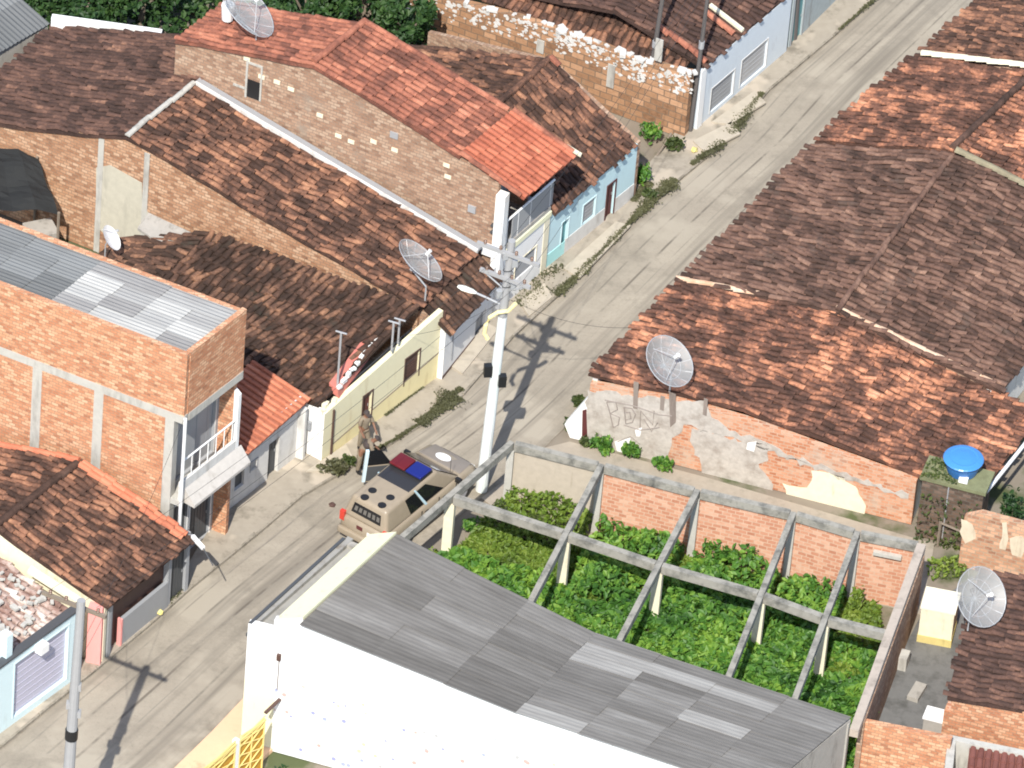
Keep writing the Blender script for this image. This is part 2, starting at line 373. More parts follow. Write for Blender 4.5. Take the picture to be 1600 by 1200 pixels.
def tile_roof(mb, E0, E1, T1, T0, pw=.235, pl=.42, r=.10, sag=.03, jit=.012, seed=1, thick=.09, missing=0.0, tone=None):
    """real barrel tiles over a quad; E0-E1 eave, T0-T1 top"""
    rng = np.random.RandomState(seed)
    E0, E1, T1, T0 = [np.array(p) for p in (E0, E1, T1, T0)]
    if np.cross(E1 - E0, T0 - E0)[2] < 0: E0, E1, T1, T0 = E1, E0, T0, T1
    we = max(np.linalg.norm(E1 - E0), np.linalg.norm(T1 - T0)); hs = max(np.linalg.norm(T0 - E0), np.linalg.norm(T1 - E1))
    nc = max(2, int(round(we / pw))); nr = max(2, int(round(hs / pl)))
    def Pt(s_, t_):
        s_ = np.asarray(s_)[..., None]; t_ = np.asarray(t_)[..., None]
        return (E0 * (1 - s_) + E1 * s_) * (1 - t_) + (T0 * (1 - s_) + T1 * s_) * t_
    nrm = np.cross(E1 - E0, T0 - E0) + np.cross(T1 - T0, T1 - E1); nrm = nrm / np.linalg.norm(nrm)
    ex = (E1 - E0) + (T1 - T0); ex /= np.linalg.norm(ex)
    ph = rng.rand(6) * 6
    def S_(p): return sag * (np.sin(p[..., 0] * 1.1 + ph[0]) + np.sin(p[..., 1] * 1.3 + ph[1]) + .7 * np.sin(p[..., 0] * 2.3 - p[..., 1] * 1.7 + ph[2])) / 2 - sag
    base = len(mb.v); V_ = []; F_ = []; T_ = []
    # base slab, gently sagging, closed
    ns, nt_ = max(2, nc // 3), max(2, nr // 2)
    gs, gt = np.meshgrid(np.linspace(0, 1, ns + 1), np.linspace(0, 1, nt_ + 1))
    g = Pt(gs, gt); g = g + nrm * S_(g)[..., None]
    top = (g - nrm * .02).reshape(-1, 3); bot = (g - nrm * (.02 + thick)).reshape(-1, 3)
    V_ += list(map(tuple, top)) + list(map(tuple, bot)); T_ += [.12] * (2 * len(top)); K = len(top); q = ns + 1
    for j in range(nt_):
        for i in range(ns):
            a = j * q + i; F_.append([a, a + 1, a + q + 1, a + q]); F_.append([K + a + q, K + a + q + 1, K + a + 1, K + a])
    for i in range(ns): F_.append([K + i, K + i + 1, i + 1, i]); a = nt_ * q + i; F_.append([a, a + 1, K + a + 1, K + a])
    for j in range(nt_): a = j * q; F_.append([a, a + q, K + a + q, K + a]); a += ns; F_.append([K + a, K + a + q, a + q, a])
    n0 = len(V_)
    angs = np.linspace(0, math.pi, 6)
    I, J = np.meshgrid(np.arange(nc), np.arange(nr)); I = I.ravel(); J = J.ravel()
    if missing > 0:
        k_ = rng.rand(len(I)) > missing; I, J = I[k_], J[k_]
    M = len(I)
    sc = (I + .5) / nc; t0 = J / nr; t1 = (J + 1.22) / nr; t1 = np.minimum(t1, 1.01)
    c0 = Pt(sc, t0); c1 = Pt(sc, t1)
    c0 = c0 + nrm * S_(c0)[:, None]; c1 = c1 + nrm * S_(c1)[:, None]
    dj = (rng.rand(M, 1) - .5) * 2 * jit; dr = (rng.rand(M, 1) - .5) * 2 * jit * 2.6
    c0 = c0 + ex * (dj + dr) + nrm * (.022 + rng.rand(M, 1) * jit * 1.5); c1 = c1 + ex * (dj - dr) + nrm * .002
    up = (c1 - c0) / np.linalg.norm(c1 - c0, axis=1)[:, None]; c0 = c0 - up * ((rng.rand(M, 1) - .3) * min(.16, jit * 6)); colsh = (rng.rand(nc) - .5)[I][:, None] * min(.12, jit * 4.5); c0 = c0 + up * colsh; c1 = c1 + up * np.minimum(colsh, 0)
    tn = rng.rand(M) if tone is None else tone[0] + rng.rand(M) * tone[1]
    ring0 = [c0 + ex * math.cos(a) * r + nrm * math.sin(a) * r * .78 for a in angs]
    ring1 = [c1 + ex * math.cos(a) * r * .82 + nrm * math.sin(a) * r * .62 for a in angs]
    allv = np.stack(ring0 + ring1, 1)           # M x 12 x 3
    V_ += list(map(tuple, allv.reshape(-1, 3))); T_ += list(np.repeat(tn, 12))
    for m in range(M):
        b_ = n0 + m * 12
        for k in range(5): F_.append([b_ + k, b_ + 6 + k, b_ + 7 + k, b_ + k + 1])
        F_.append([b_, b_ + 1, b_ + 2, b_ + 3, b_ + 4, b_ + 5])
    mb.v += V_; mb.t += T_; mb.f += [[x + base for x in f] for f in F_]
    return nrm
def ridge_row(mb, A, B, r=.12, L=.38, seed=3, tone=(.3, .6), jit=.02):
    rng = random.Random(seed); d = (B - A); n = max(1, int(d.length / L)); d.normalize(); x = d.cross(Z).normalized(); y = x.cross(d)
    for k in range(n):
        p = A + d * (k * L) + x * rng.uniform(-jit, jit); q = p + d * (L * 1.12) + Z * .03; tn = tone[0] + rng.random() * tone[1]
        a = [mb.pt(p + x * math.cos(t) * r + y * (math.sin(t) * r), tn) for t in [math.pi * i / 5 for i in range(6)]]
        b = [mb.pt(q + x * math.cos(t) * r * .85 + y * (math.sin(t) * r * .85), tn) for t in [math.pi * i / 5 for i in range(6)]]
        for i in range(5): mb.f.append([a[i], b[i], b[i+1], a[i+1]])
        mb.f.append(a[::-1]); mb.f.append(b)
def sheets(mb, E0, E1, T1, T0, nu, nv, pitch=.177, amp=.022, seed=1, tones=None, lap=.06, thick=.012):
    """corrugated sheets; ribs run from E towards T; nu sheets along E0-E1, nv along the ribs"""
    rng = random.Random(seed)
    E0, E1, T1, T0 = [Vector(p) for p in (E0, E1, T1, T0)]
    def Pt(s, t): return (E0 * (1-s) + E1 * s) * (1-t) + (T0 * (1-s) + T1 * s) * t
    nrm = (E1 - E0).cross(T0 - E0).normalized()
    if nrm.z < 0: nrm = -nrm
    L = (E1 - E0).length; H = (T0 - E0).length
    if mb.uv is None: mb.uv = []
    for i in range(nu):
        for j in range(nv):
            tone = tones(i, j, rng) if tones else rng.random()
            s0, s1 = i / nu, (i + 1) / nu + lap / L * .5; t0, t1 = j / nv - (lap / H if j else 0), (j + 1) / nv
            w = L / nu; k = max(4, int(w / pitch * 4)); lift = .004 + .012 * ((i + j) % 2) + rng.uniform(0, .006)
            off = rng.uniform(-.01, .01)
            rows = []
            for t in (t0, t1):
                row = []
                for a in range(k + 1):
                    s = s0 + (s1 - s0) * a / k
                    p = Pt(min(s, 1), min(max(t + off / H, 0), 1)) + nrm * (lift + (.012 if t == t0 else 0) + amp * math.sin(2 * math.pi * (s * L) / pitch))
                    row.append(mb.pt(p, tone)); mb.uv.append((s * L, t * H + i * 3.7))
                rows.append(row)
            for a in range(k): mb.f.append([rows[0][a], rows[0][a+1], rows[1][a+1], rows[1][a]])
            lo = []
            for row in rows:
                l2 = []
                for a in row: p = Vector(mb.v[a]) - nrm * thick; l2.append(mb.pt(p, tone * .6)); mb.uv.append(mb.uv[a])
                lo.append(l2)
            for a in range(k): mb.f.append([lo[1][a], lo[1][a+1], lo[0][a+1], lo[0][a]]); mb.f.append([rows[0][a+1], rows[0][a], lo[0][a], lo[0][a+1]]); mb.f.append([rows[1][a], rows[1][a+1], lo[1][a+1], lo[1][a]])
            mb.f.append([rows[0][0], rows[1][0], lo[1][0], lo[0][0]]); mb.f.append([rows[1][-1], rows[0][-1], lo[0][-1], lo[1][-1]])
def leaves(mb, pts, size, rng, flat=.5, n=6, tone=None):
    """small folded leaves at the given points"""
    for p in pts:
        nz = Vector((rng.gauss(0, 1) * (1 - flat), rng.gauss(0, 1) * (1 - flat), .35 + rng.random() * .6)).normalized()
        x = nz.cross(Vector((rng.gauss(0, 1), rng.gauss(0, 1), .1))).normalized(); y = nz.cross(x)
        s = size * rng.uniform(.6, 1.3); tn = rng.random() if tone is None else tone(p, rng)
        a = mb.pt(p - x * s, tn); b = mb.pt(p + x * s * 1.1 - nz * s * .15, tn)
        c1 = mb.pt(p + y * s * .62 - x * s * .25 + nz * s * .18, tn); c2 = mb.pt(p + y * s * .5 + x * s * .5 + nz * s * .15, tn)
        d1 = mb.pt(p - y * s * .62 - x * s * .25 + nz * s * .18, tn); d2 = mb.pt(p - y * s * .5 + x * s * .5 + nz * s * .15, tn)
        mb.f += [[a, d1, d2, b], [a, b, c2, c1]]
def blob_pts(c, rx, ry, rz, n, rng, shell=.55):
    out = []
    while len(out) < n:
        v = Vector((rng.gauss(0, 1), rng.gauss(0, 1), rng.gauss(0, 1))).normalized() * (shell + (1 - shell) * rng.random()) 
        k = .8 + .3 * math.sin(v.x * 5 + c[0]) * math.sin(v.y * 4 + c[1] * 2)
        p = Vector((c[0] + v.x * rx * k, c[1] + v.y * ry * k, c[2] + v.z * rz * k))
        if p.z > .02: out.append(p)
    return out
def shrub(name, label, px, py, r, h, mat, n=220, size=.07, group=None, seed=1, z0=0.0, cat='shrub', ry=None):
    rng = random.Random(seed); c = W(px, py, z0); t = thing(name, label, cat, c, group)
    st = MB()
    for k in range(5):
        a = rng.random() * 6.28; e = c + Vector((math.cos(a) * r * .6, math.sin(a) * r * .6, h * .7)); st.tube([c, c.lerp(e, .5) + Z * .05, e], [.018, .013, .006], 5)
    st.build('stem', WOOD, t)
    f = MB()
    for k in range(5):
        a = rng.random() * 6.28; q = rng.random() * .55 * r
        leaves(f, blob_pts((c.x + math.cos(a) * q, c.y + math.sin(a) * q * (ry or 1), z0 + h * rng.uniform(.35, .65)), r * .55, r * .55, h * .42, n // 5, rng, .3), size, rng, .35)
    f.build('foliage', mat, t); return t
def tree(label, c, h, r, mat, n=1500, seed=1, group=None):
    rng = random.Random(seed); t = thing('tree', label, 'tree', c, group); tk = MB(); f = MB()
    tk.tube([c, c + Vector((.1, .05, h * .35)), c + Vector((.05, .1, h * .62))], [.16, .12, .07], 8)
    for k in range(9):
        a = k * .7 + rng.random(); q = r * rng.uniform(.25, .75); e = c + Vector((math.cos(a) * q, math.sin(a) * q, h * rng.uniform(.55, .92)))
        s0 = c + Vector((.05, .07, h * rng.uniform(.3, .55))); tk.tube([s0, s0.lerp(e, .5) + Z * .1, e], [.05, .035, .012], 6)
        leaves(f, blob_pts(e, r * .42, r * .42, r * .36, n // 9, rng, .35), .10, rng, .35)
    tk.build('trunk', WOOD, t); f.build('crown', mat, t); return t

# ================================================================== GROUND
g = MB(); g.poly([(-260, -260, -.03), (260, -260, -.03), (260, 260, -.03), (-260, 260, -.03)])
def ground_mat():
    m, nt, b = new_mat('packed_earth')
    c = mixc(nt, noise(nt, .8, 6), (.17, .14, .105), (.27, .235, .185)); c = mixc(nt, step(nt, noise(nt, .35, 5), .52, .62), c, (.075, .09, .035))
    nt.links.new(c, b.inputs['Base Color']); b.inputs['Roughness'].default_value = .95; return m
struct('ground', g, ground_mat())
LC = [(-420, 1500), (-160, 1290), (0, 1168), (60, 1118), (150, 1046), (235, 975), (300, 917), (400, 836), (470, 776), (540, 735), (600, 700), (660, 663), (722, 618), (800, 527), (870, 463), (950, 380), (1050, 290), (1130, 224), (1200, 142), (1300, 58), (1400, -32), (1560, -190)]
RC = [(-120, 1560), (120, 1330), (275, 1200), (330, 1148), (400, 1076), (460, 1016), (520, 960), (590, 905), (650, 860), (710, 812), (752, 778), (800, 742), (850, 700), (900, 650), (960, 590), (1050, 500), (1110, 440), (1200, 350), (1290, 260), (1400, 150), (1520, 30), (1740, -190)]
lcw = [W(*p) for p in LC]; rcw = [W(*p) for p in RC]
def road_mat():
    m, nt, b = new_mat('worn_concrete_road')
    tc = N(nt, 'ShaderNodeTexCoord'); uv = tc.outputs['UV']
    n1 = noise(nt, 1.0, 6, .65, vec=uv, stretch=(.22, 2.4, 1)); n2 = noise(nt, 9, 5, .7); n3 = noise(nt, 1.0, 5, .7, vec=uv, stretch=(.5, .9, 1))
    c = mixc(nt, step(nt, n1, .3, .7), (.275, .243, .193), (.385, .34, .27))
    c = mixc(nt, step(nt, n3, .45, .75), c, (.275, .24, .19))
    c = mixc(nt, step(nt, n2, .55, .8), c, (.235, .205, .16))
    vor = N(nt, 'ShaderNodeTexVoronoi', feature='DISTANCE_TO_EDGE'); vor.inputs['Scale'].default_value = 6.5; nt.links.new(tc.outputs['Object'], vor.inputs['Vector'])
    cob = step(nt, vor.outputs['Distance'], .0, .07)
    c = mixc(nt, cob, mixc(nt, .10, c, (.13, .115, .09)), c)
    sepb = N(nt, 'ShaderNodeSeparateXYZ'); nt.links.new(uv, sepb.inputs[0])
    ab_ = N(nt, 'ShaderNodeMath', operation='PINGPONG'); ab_.inputs[1].default_value = .5; nt.links.new(sepb.outputs['Y'], ab_.inputs[0])
    edge = N(nt, 'ShaderNodeMath', operation='MULTIPLY'); nt.links.new(step(nt, ab_.outputs[0], .16, .02), edge.inputs[0]); nt.links.new(step(nt, noise(nt, 1.1, 5, .7), .38, .62), edge.inputs[1])
    c = mixc(nt, edge.outputs[0], c, (.19, .165, .125))
    c = mixc(nt, step(nt, noise(nt, .45, 6, .75), .52, .70), c, (.215, .19, .15))
    c = mixc(nt, step(nt, noise(nt, .28, 4, .55), .54, .60), c, (.36, .32, .255))
    trk = noise(nt, 1.0, 3, .6, vec=uv, stretch=(.06, 7.0, 1)); c = mixc(nt, step(nt, trk, .5, .68), c, (.21, .185, .148))
    # long joints and ruts that follow the street
    sep = N(nt, 'ShaderNodeSeparateXYZ'); nt.links.new(uv, sep.inputs[0])
    wob = N(nt, 'ShaderNodeMath', operation='MULTIPLY_ADD'); wob.inputs[1].default_value = .05
    nn = noise(nt, 1, 3, .6, vec=uv, stretch=(.09, .3, 1)); nt.links.new(nn, wob.inputs[0]); nt.links.new(sep.outputs['Y'], wob.inputs[2])
    brk = noise(nt, 1, 4, .7, vec=uv, stretch=(.55, .3, 1))
    for v0, w_, col, am in ((.06, .020, (.13, .115, .09), .8), (.17, .008, (.19, .17, .14), .7), (.31, .011, (.17, .15, .12), .8), (.47, .013, (.14, .12, .095), .9), (.58, .007, (.21, .19, .155), .6), (.74, .011, (.17, .15, .12), .8)):
        d = N(nt, 'ShaderNodeMath', operation='SUBTRACT'); d.inputs[1].default_value = v0 + .025; nt.links.new(wob.outputs[0], d.inputs[0])
        ab = N(nt, 'ShaderNodeMath', operation='ABSOLUTE'); nt.links.new(d.outputs[0], ab.inputs[0])
        inv = step(nt, ab.outputs[0], w_, w_ * .35)
        mu = N(nt, 'ShaderNodeMath', operation='MULTIPLY'); nt.links.new(inv, mu.inputs[0]); nt.links.new(step(nt, brk, .40, .56), mu.inputs[1])
        m2 = N(nt, 'ShaderNodeMath', operation='MULTIPLY'); m2.inputs[1].default_value = am; nt.links.new(mu.outputs[0], m2.inputs[0])
        c = mixc(nt, m2.outputs[0], c, col)
    nt.links.new(c, b.inputs['Base Color']); b.inputs['Roughness'].default_value = .9
    bump(nt, b, n2, .3, .02); return m
def strip(left, right, z, n_across=1, sub=6):
    """sheet between two polylines with uv = (metres along, 0..1 across)"""
    def res(pl, n):
        L = [0]
        for a, b in zip(pl, pl[1:]): L.append(L[-1] + (b - a).length)
        out = []
        for k in range(n + 1):
            s = L[-1] * k / n; i = max(0, min(len(pl) - 2, sum(1 for x in L if x < s) - 1)); t = (s - L[i]) / max(1e-6, L[i+1] - L[i]); out.append(pl[i].lerp(pl[i+1], t))
        return out
    n = 80; A, B = res(left, n), res(right, n); mb = MB(); mb.uv = []; ln = 0
    for k in range(n + 1):
        if k: ln += (A[k] - A[k-1]).length
        for j in range(n_across + 1):
            mb.pt(at(A[k].lerp(B[k], j / n_across), z)); mb.uv.append((ln, j / n_across))
    q = n_across + 1
    for k in range(n):
        for j in range(n_across): a = k * q + j; mb.f.append([a, a + 1, a + q + 1, a + q])
    return mb
lcw2 = [p + (q - p).normalized() * -.3 for p, q in zip(lcw, rcw)]
struct('road', strip(lcw2, rcw, .0, 8), road_mat())
# left pavement: kerb to the house fronts
FR = [(-460, 1440), (-200, 1260), (0, 1120), (122, 1040), (165, 1010), (275, 915), (330, 825), (462, 690), (500, 690), (683, 570), (766, 480), (850, 405), (987, 290), (1085, 175), (1225, 60), (1330, -40), (1480, -200)]
def pave_mat():
    m, nt, b = new_mat('patched_pavement')
    c = mixc(nt, noise(nt, 3, 6), (.27, .235, .185), (.40, .355, .285)); c = mixc(nt, step(nt, noise(nt, .9, 5, .7), .52, .66), c, (.20, .175, .135)); c = mixc(nt, step(nt, noise(nt, .5, 3), .55, .6), c, (.44, .38, .30))
    nt.links.new(c, b.inputs['Base Color']); b.inputs['Roughness'].default_value = .9; bump(nt, b, noise(nt, 20, 5), .3, .015); return m
mb = MB(); pl = [at(p, 0) for p in lcw] + [at(W(*p), 0) for p in reversed(FR)]
b0 = [mb.pt(at(p, .11)) for p in pl]; mb.f.append(b0[::-1] if False else b0)
lo = [mb.pt(at(p, -.05)) for p in lcw]
for k in range(len(lcw) - 1): mb.f.append([lo[k], lo[k+1], b0[k+1], b0[k]])
struct('left_pavement', mb, pave_mat())
kb = MB()
for k in range(len(lcw) - 1):
    a, b = lcw[k], lcw[k+1]; n = max(1, int((b - a).length / 1.0))
    for i in range(n): kb.bar(at(a.lerp(b, i / n + .01 / n), .105), at(a.lerp(b, (i + 1) / n - .02 / n), .105 + random.uniform(-.008, .008)), .13, .2)
struct('left_kerb', kb, plaster('worn_kerb', (.31, .275, .22), var=.25, dirt=(.13, .115, .085), amount=.7, streak=False, scale=3))
# small forecourt slabs and worn patches along the left pavement
sl = MB()
for q in ([(812, 478), (850, 448), (862, 470), (826, 500)], [(880, 425), (962, 352), (985, 358), (905, 440)], [(1082, 226), (1142, 196), (1156, 215), (1100, 243)], [(1112, 196), (1178, 148), (1196, 166), (1140, 200)], [(478, 742), (540, 700), (552, 722), (508, 742)], [(700, 575), (760, 510), (778, 520), (722, 590)]):
    sl.prism([W(*p) for p in q], .10, .165)
struct('forecourt_slabs', sl, plaster('forecourt_cement', (.44, .39, .31), dirt=(.30, .26, .20), amount=.4, streak=False))
pv = MB(); pv.prism([W(*p) for p in [(330, 1148), (398, 1076), (440, 1092), (430, 1170), (300, 1290), (215, 1260)]], -.05, .12)
struct('orange_paving', pv, ORN)
# side alley between the beam frame and the graffiti house: road surface goes on
al = MB(); al.prism([W(*p) for p in [(752, 778), (800, 742), (850, 700), (890, 690), (1100, 745), (1460, 850), (1440, 960), (900, 830), (790, 806)]], -.05, .004)
struct('side_alley', al, plaster('alley_earth', (.34, .295, .235), dirt=(.22, .20, .15), amount=.5, streak=False))
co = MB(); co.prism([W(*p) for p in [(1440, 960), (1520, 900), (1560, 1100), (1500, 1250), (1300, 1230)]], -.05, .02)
struct('back_court', co, plaster('shade_dark_stained_floor', (.15, .15, .145), dirt=(.07, .07, .065), amount=.7, streak=False))  # stained floor, base colour darkened to carry the alley's shadow

def grass_strip(pts, width, dens, rng, mb, size=.036, hmax=.05):
    P_ = [W(*p) for p in pts]
    for a, b in zip(P_, P_[1:]):
        L = (b - a).length; n = Vector((-(b - a).y, (b - a).x, 0)).normalized()
        for k in range(int(L * width * dens * 9)):
            f_ = rng.random(); p = a.lerp(b, f_) + n * rng.gauss(0, width * .36 * (.75 + .4 * math.sin(f_ * L * 2.1 + a.x)))
            leaves(mb, [Vector((p.x, p.y, .125 + rng.random() * hmax))], size, rng, .3)
rg = random.Random(5); gm = MB()
for pts, w_, dn in (([(560, 722), (620, 690), (665, 660)], .16, 260), ([(655, 668), (712, 622)], .55, 330), ([(700, 625), (722, 612)], .3, 300), ([(868, 466), (905, 432), (955, 382)], .22, 380), ([(955, 382), (1020, 316), (1055, 285)], .25, 330), ([(1010, 325), (1050, 290)], .5, 260),
                    ([(1080, 262), (1130, 226)], .25, 260), ([(1140, 215), (1190, 150)], .3, 200), ([(810, 482), (850, 452)], .5, 60), ([(985, 318), (1015, 290)], .5, 250), ([(1310, 52), (1370, 0)], .12, 160), ([(830, 445), (880, 420)], .35, 60), ([(260, 945), (285, 925)], .25, 120), ([(600, 655), (660, 610)], .12, 150)):
    grass_strip(pts, w_, dn, rg, gm)
o = gm.build('verge_grass', GRASSM); o['kind'] = 'stuff'

# ================================================================== LEFT SIDE OF THE STREET
SL = adir(-23.5)                             # side walls run this way, towards the street
def side_n(): return Vector((-SL.y, SL.x, 0))

# --- house with the lilac roller shutter (bottom left corner)
A, B = W(-90, 1216), W(122, 1061)
t = thing('shuttered_house', 'low pale blue house with a lilac roller shutter and debris strewn roof', 'house', B)
F = Facade(A, B, 2.72, 2.78); op = F.open_px((20, 1122), (107, 977)); op2 = F.open_px((-70, 1190), (-8, 1070))
F.build(t, PALEB); F.panel(t, op, 'shutter', LILAC, .10, .05, PALEB, ribs=9); F.panel(t, op2, 'shutter', LILAC, .10, .05, PALEB, ribs=9)
mb = MB(); mb.extr([F.p(-.05, 2.80, -.05), F.p(F.L + .02, 2.86, -.05), F.p(F.L + .02, 2.93, -.05), F.p(-.05, 2.87, -.05)], F.n * .28); mb.build('coping', DGREY, t)
mb = MB(); c = F.p(F.uv(60, 1020)[0], 2.42, -.13); mb.box(c, .34, .26, .30, math.atan2(F.d.y, F.d.x)); mb.build('meter_box', WHITE, t)
mb = MB(); mb.box(W(4, 1136), .26, .30, 3.75, R(53)); mb.build('pilaster', PALEB, t)
DEB = tile_mat('debris_covered_tile', [(0, (.12, .065, .05)), (.35, (.27, .17, .14)), (.6, (.46, .36, .31)), (.8, (.62, .55, .50)), (1, (.72, .70, .66))], cl=.5, scale=1.4)
mb = MB(); tile_roof(mb, F.p(-.2, 2.50, .2), F.p(F.L - .02, 2.55, .2), F.p(F.L - .02, 3.0, 3.6), F.p(-.2, 3.0, 3.6), seed=11, jit=.03); mb.build('roof', DEB, t)
mb = MB(); q = F.p(F.L - .17, 0); wall(mb, F.p(F.L, 0, 3.6), F.p(F.L, 0, .19), 0, 2.9, 2.4, .15, -1); wall(mb, F.p(-.0, 0, 3.6), F.p(F.L - .17, 0, 3.6), 0, 2.9, 2.9, .15); mb.build('side_wall', CREAMP, t)
# loose rubble lying on that roof
rb = MB(); rr = random.Random(8)
for k in range(70):
    u = F.L - .3 - rr.random() * 2.6; dp = .5 + rr.random() * 2.6; p = F.p(u, 2.66 + (dp - .2) * .13, dp); s = rr.uniform(.06, .17)
    rb.box(p, s * 1.6, s, s * .5, rr.random() * 3)
tag(rb.build('roof_rubble', CONCL, None, F.p(F.L - 1, 2.6, 1.5)), 'heap of whitish broken render lying on the roof of the house with lilac shutter', 'rubble')['kind'] = 'stuff'

# --- pink pillar beside the pole
tag((lambda m: (m.box(W(147, 1036), .44, .30, 2.36, R(-12)), m.build('gate_pillar', PINK, None, W(147, 1036)))[1])(MB()), 'pink painted wall pillar between the lilac shutter and the dark shop front', 'pillar')

# --- brown tiled shop (bottom left)
A, B = W(165, 1030), W(293, 925)
t = thing('tiled_shop', 'low house with speckled brown tile roof and dark open shop front with grey counter', 'house', at(A.lerp(B, .5), 0))
F = Facade(A, B, 2.42, 2.42, .2)
F.ops.append((.22, 2.95, .04, 2.16)); F.ops.append((3.12, 3.85, .04, 2.1))
F.build(t, GREYP)
F.panel(t, F.ops[0], 'dark_interior_panel', BROWNW, .17, .05, GREYP); F.panel(t, F.ops[1], 'door', DGREY, .1, ribs=-5, handle=True)  # first panel: dark sheet standing in for the shaded shop interior
mb = MB(); mb.extr([F.p(.72, .0, -.03), F.p(2.95, .0, -.03), F.p(2.95, 1.12, -.03), F.p(.72, 1.12, -.03)], F.n * .12); mb.build('counter', GREYM, t)
mb = MB(); mb.extr([F.p(.64, .0, -.05), F.p(.715, .0, -.05), F.p(.715, 1.16, -.05), F.p(.64, 1.16, -.05)], F.n * .15); mb.build('counter_post', PINK, t)
mb = MB(); mb.extr([F.p(-.02, 0, -.06), F.p(.12, 0, -.06), F.p(.12, 2.3, -.06), F.p(-.02, 2.3, -.06)], F.n * .06); mb.build('downpipe', GREYM, t)
E0, E1, R1 = W(165, 945, 2.5), W(302, 838, 2.5), W(130, 717, 3.95); R0 = E0 + (R1 - E1); E0 += (E0 - R0) * .03; E1 += (E1 - R1) * .03
mb = MB(); tile_roof(mb, E0, E1, R1, R0, seed=12, sag=.05, jit=.026)
B1, B0 = W(-150, 662, 2.8), W(-150, 662, 2.8) + (R0 - R1)
tile_roof(mb, B0, B1, R1, R0, seed=13, sag=.05, jit=.026)
rf = mb.build('roof', OLD2, t)
mb = MB(); ridge_row(mb, R0, R1 + Z * .02, .13, seed=4, tone=(0, .15)); mb.build('ridge', DARKT, rf)
d_ = (E1 - R1)
for k in range(2): mb = MB(); ridge_row(mb, R1 + (R0 - R1).normalized() * (.14 + k * .2) + d_ * .02 + Z * .05, E1 + (R0 - R1).normalized() * (.12 + k * .2) - d_ * .01 + Z * .06, .115, seed=20 + k, tone=(.3, .7), jit=.05); mb.build('flashing_tiles', FRESH, rf)
mb = MB(); ridge_row(mb, R1 + (R0 - R1).normalized() * .16 + Z * .05, R1.lerp(B1, .9) + (R0 - R1).normalized() * .16 + Z * .06, .12, seed=28, tone=(.3, .7), jit=.04)
mb.build('flashing_tiles', FRESH, rf)
mb = MB(); sA = at(E0, 0) + (R1 - E1).normalized() * .12
pr = [(0, 0), (-9, 0), (-9, 2.2), (-4.0, 3.82), (0, 2.36)]
n_ = -(at(R1, 0) - at(E1, 0)).normalized()
A_ = at(E0, 0) - n_ * .2 + (at(E1, 0) - at(E0, 0)).normalized() * .1
gable(mb, A_, [(0, 0), (0, 2.40), ((at(R1, 0) - at(E1, 0)).length * -1 + .15, 3.74), (-7.6, 2.6), (-7.6, 0)], n_, .16)
mb.build('side_wall', CREAMP, t)
# cream coping strip stepping along that wall
mb = MB(); a_, b_ = W(46, 888, 3.2), W(124, 938, 2.62)
mb.bar(a_ + Z * .02, b_ + Z * .02, .26, .12); mb.build('coping', CREAMP, t)

# --- two storey brick building
C2 = W(284, 915); d2 = SL; c_up = C2 + d2 * -.25; D2 = at(W(386, 481, 9.08), 0)
sd2 = (D2 - at(c_up, 0)); wid = sd2.length; sd2.normalize(); sd2n = Vector((-sd2.y, sd2.x, 0))
t = thing('brick_building', 'tall unfinished two storey brick building with concrete beams and corrugated roof', 'building', at(C2, 0))
LEN = 9.5; zt, zb = 9.0, 6.62
mb = MB()
wall(mb, c_up - d2 * LEN, c_up, zb, zt, zt, .17)                                   # upper side band
wall(mb, c_up + sd2 * .02 - d2 * .0 + sd2 * .15, c_up + sd2 * wid, zb, zt + .02, zt + .02, .17)              # upper front
mb.build('upper_wall', BRK, t)
mb = MB(); far = c_up + sd2 * wid
wall(mb, far - d2 * .18, far - d2 * LEN, 0, zt - .02, zt - .02, .17)                         # far side wall
wall(mb, c_up - d2 * LEN + sd2 * .18, far - d2 * LEN - sd2 * .18, 0, zt, zt, .17, -1)
mb.build('rear_wall', BRK, t)
mb = MB(); wall(mb, c_up - d2 * LEN, c_up - d2 * .62, 0, zb - .32, zb - .32, .17); mb.build('lower_wall', BRK, t)
mb = MB(); q = -side_n() * .012
mb.extr([at(c_up - d2 * LEN + q, zb - .30), at(c_up + d2 * .02 + q, zb - .30), at(c_up + d2 * .02 + q, zb), at(c_up - d2 * LEN + q, zb)], side_n() * .25)
mb.extr([at(c_up + sd2 * .25 - sd2n * .015, zb - .30), at(far - sd2n * .015, zb - .30), at(far - sd2n * .015, zb - .002), at(c_up + sd2 * .25 - sd2n * .015, zb - .002)], sd2n * .22)
mb.build('beam', CONCL, t)
for px, top, bot in ((57, 560, 680), (152, 625, 715)):
    p = V(px, (top + bot) / 2, C2, C2 + d2); mb = MB()
    mb.extr([at(p - d2 * .16 + q, 0), at(p + d2 * .16 + q, 0), at(p + d2 * .16 + q, zb - .302), at(p - d2 * .16 + q, zb - .302)], side_n() * .19); mb.build('pilaster', CONCL, t)
mb = MB(); p = at(c_up - d2 * .45, 0); mb.extr([at(p - d2 * .16 + q, 0), at(p + d2 * .14 + q, 0), at(p + d2 * .14 + q, zb - .302), at(p - d2 * .16 + q, zb - .302)], side_n() * .3); mb.build('corner_column', CONCL, t)
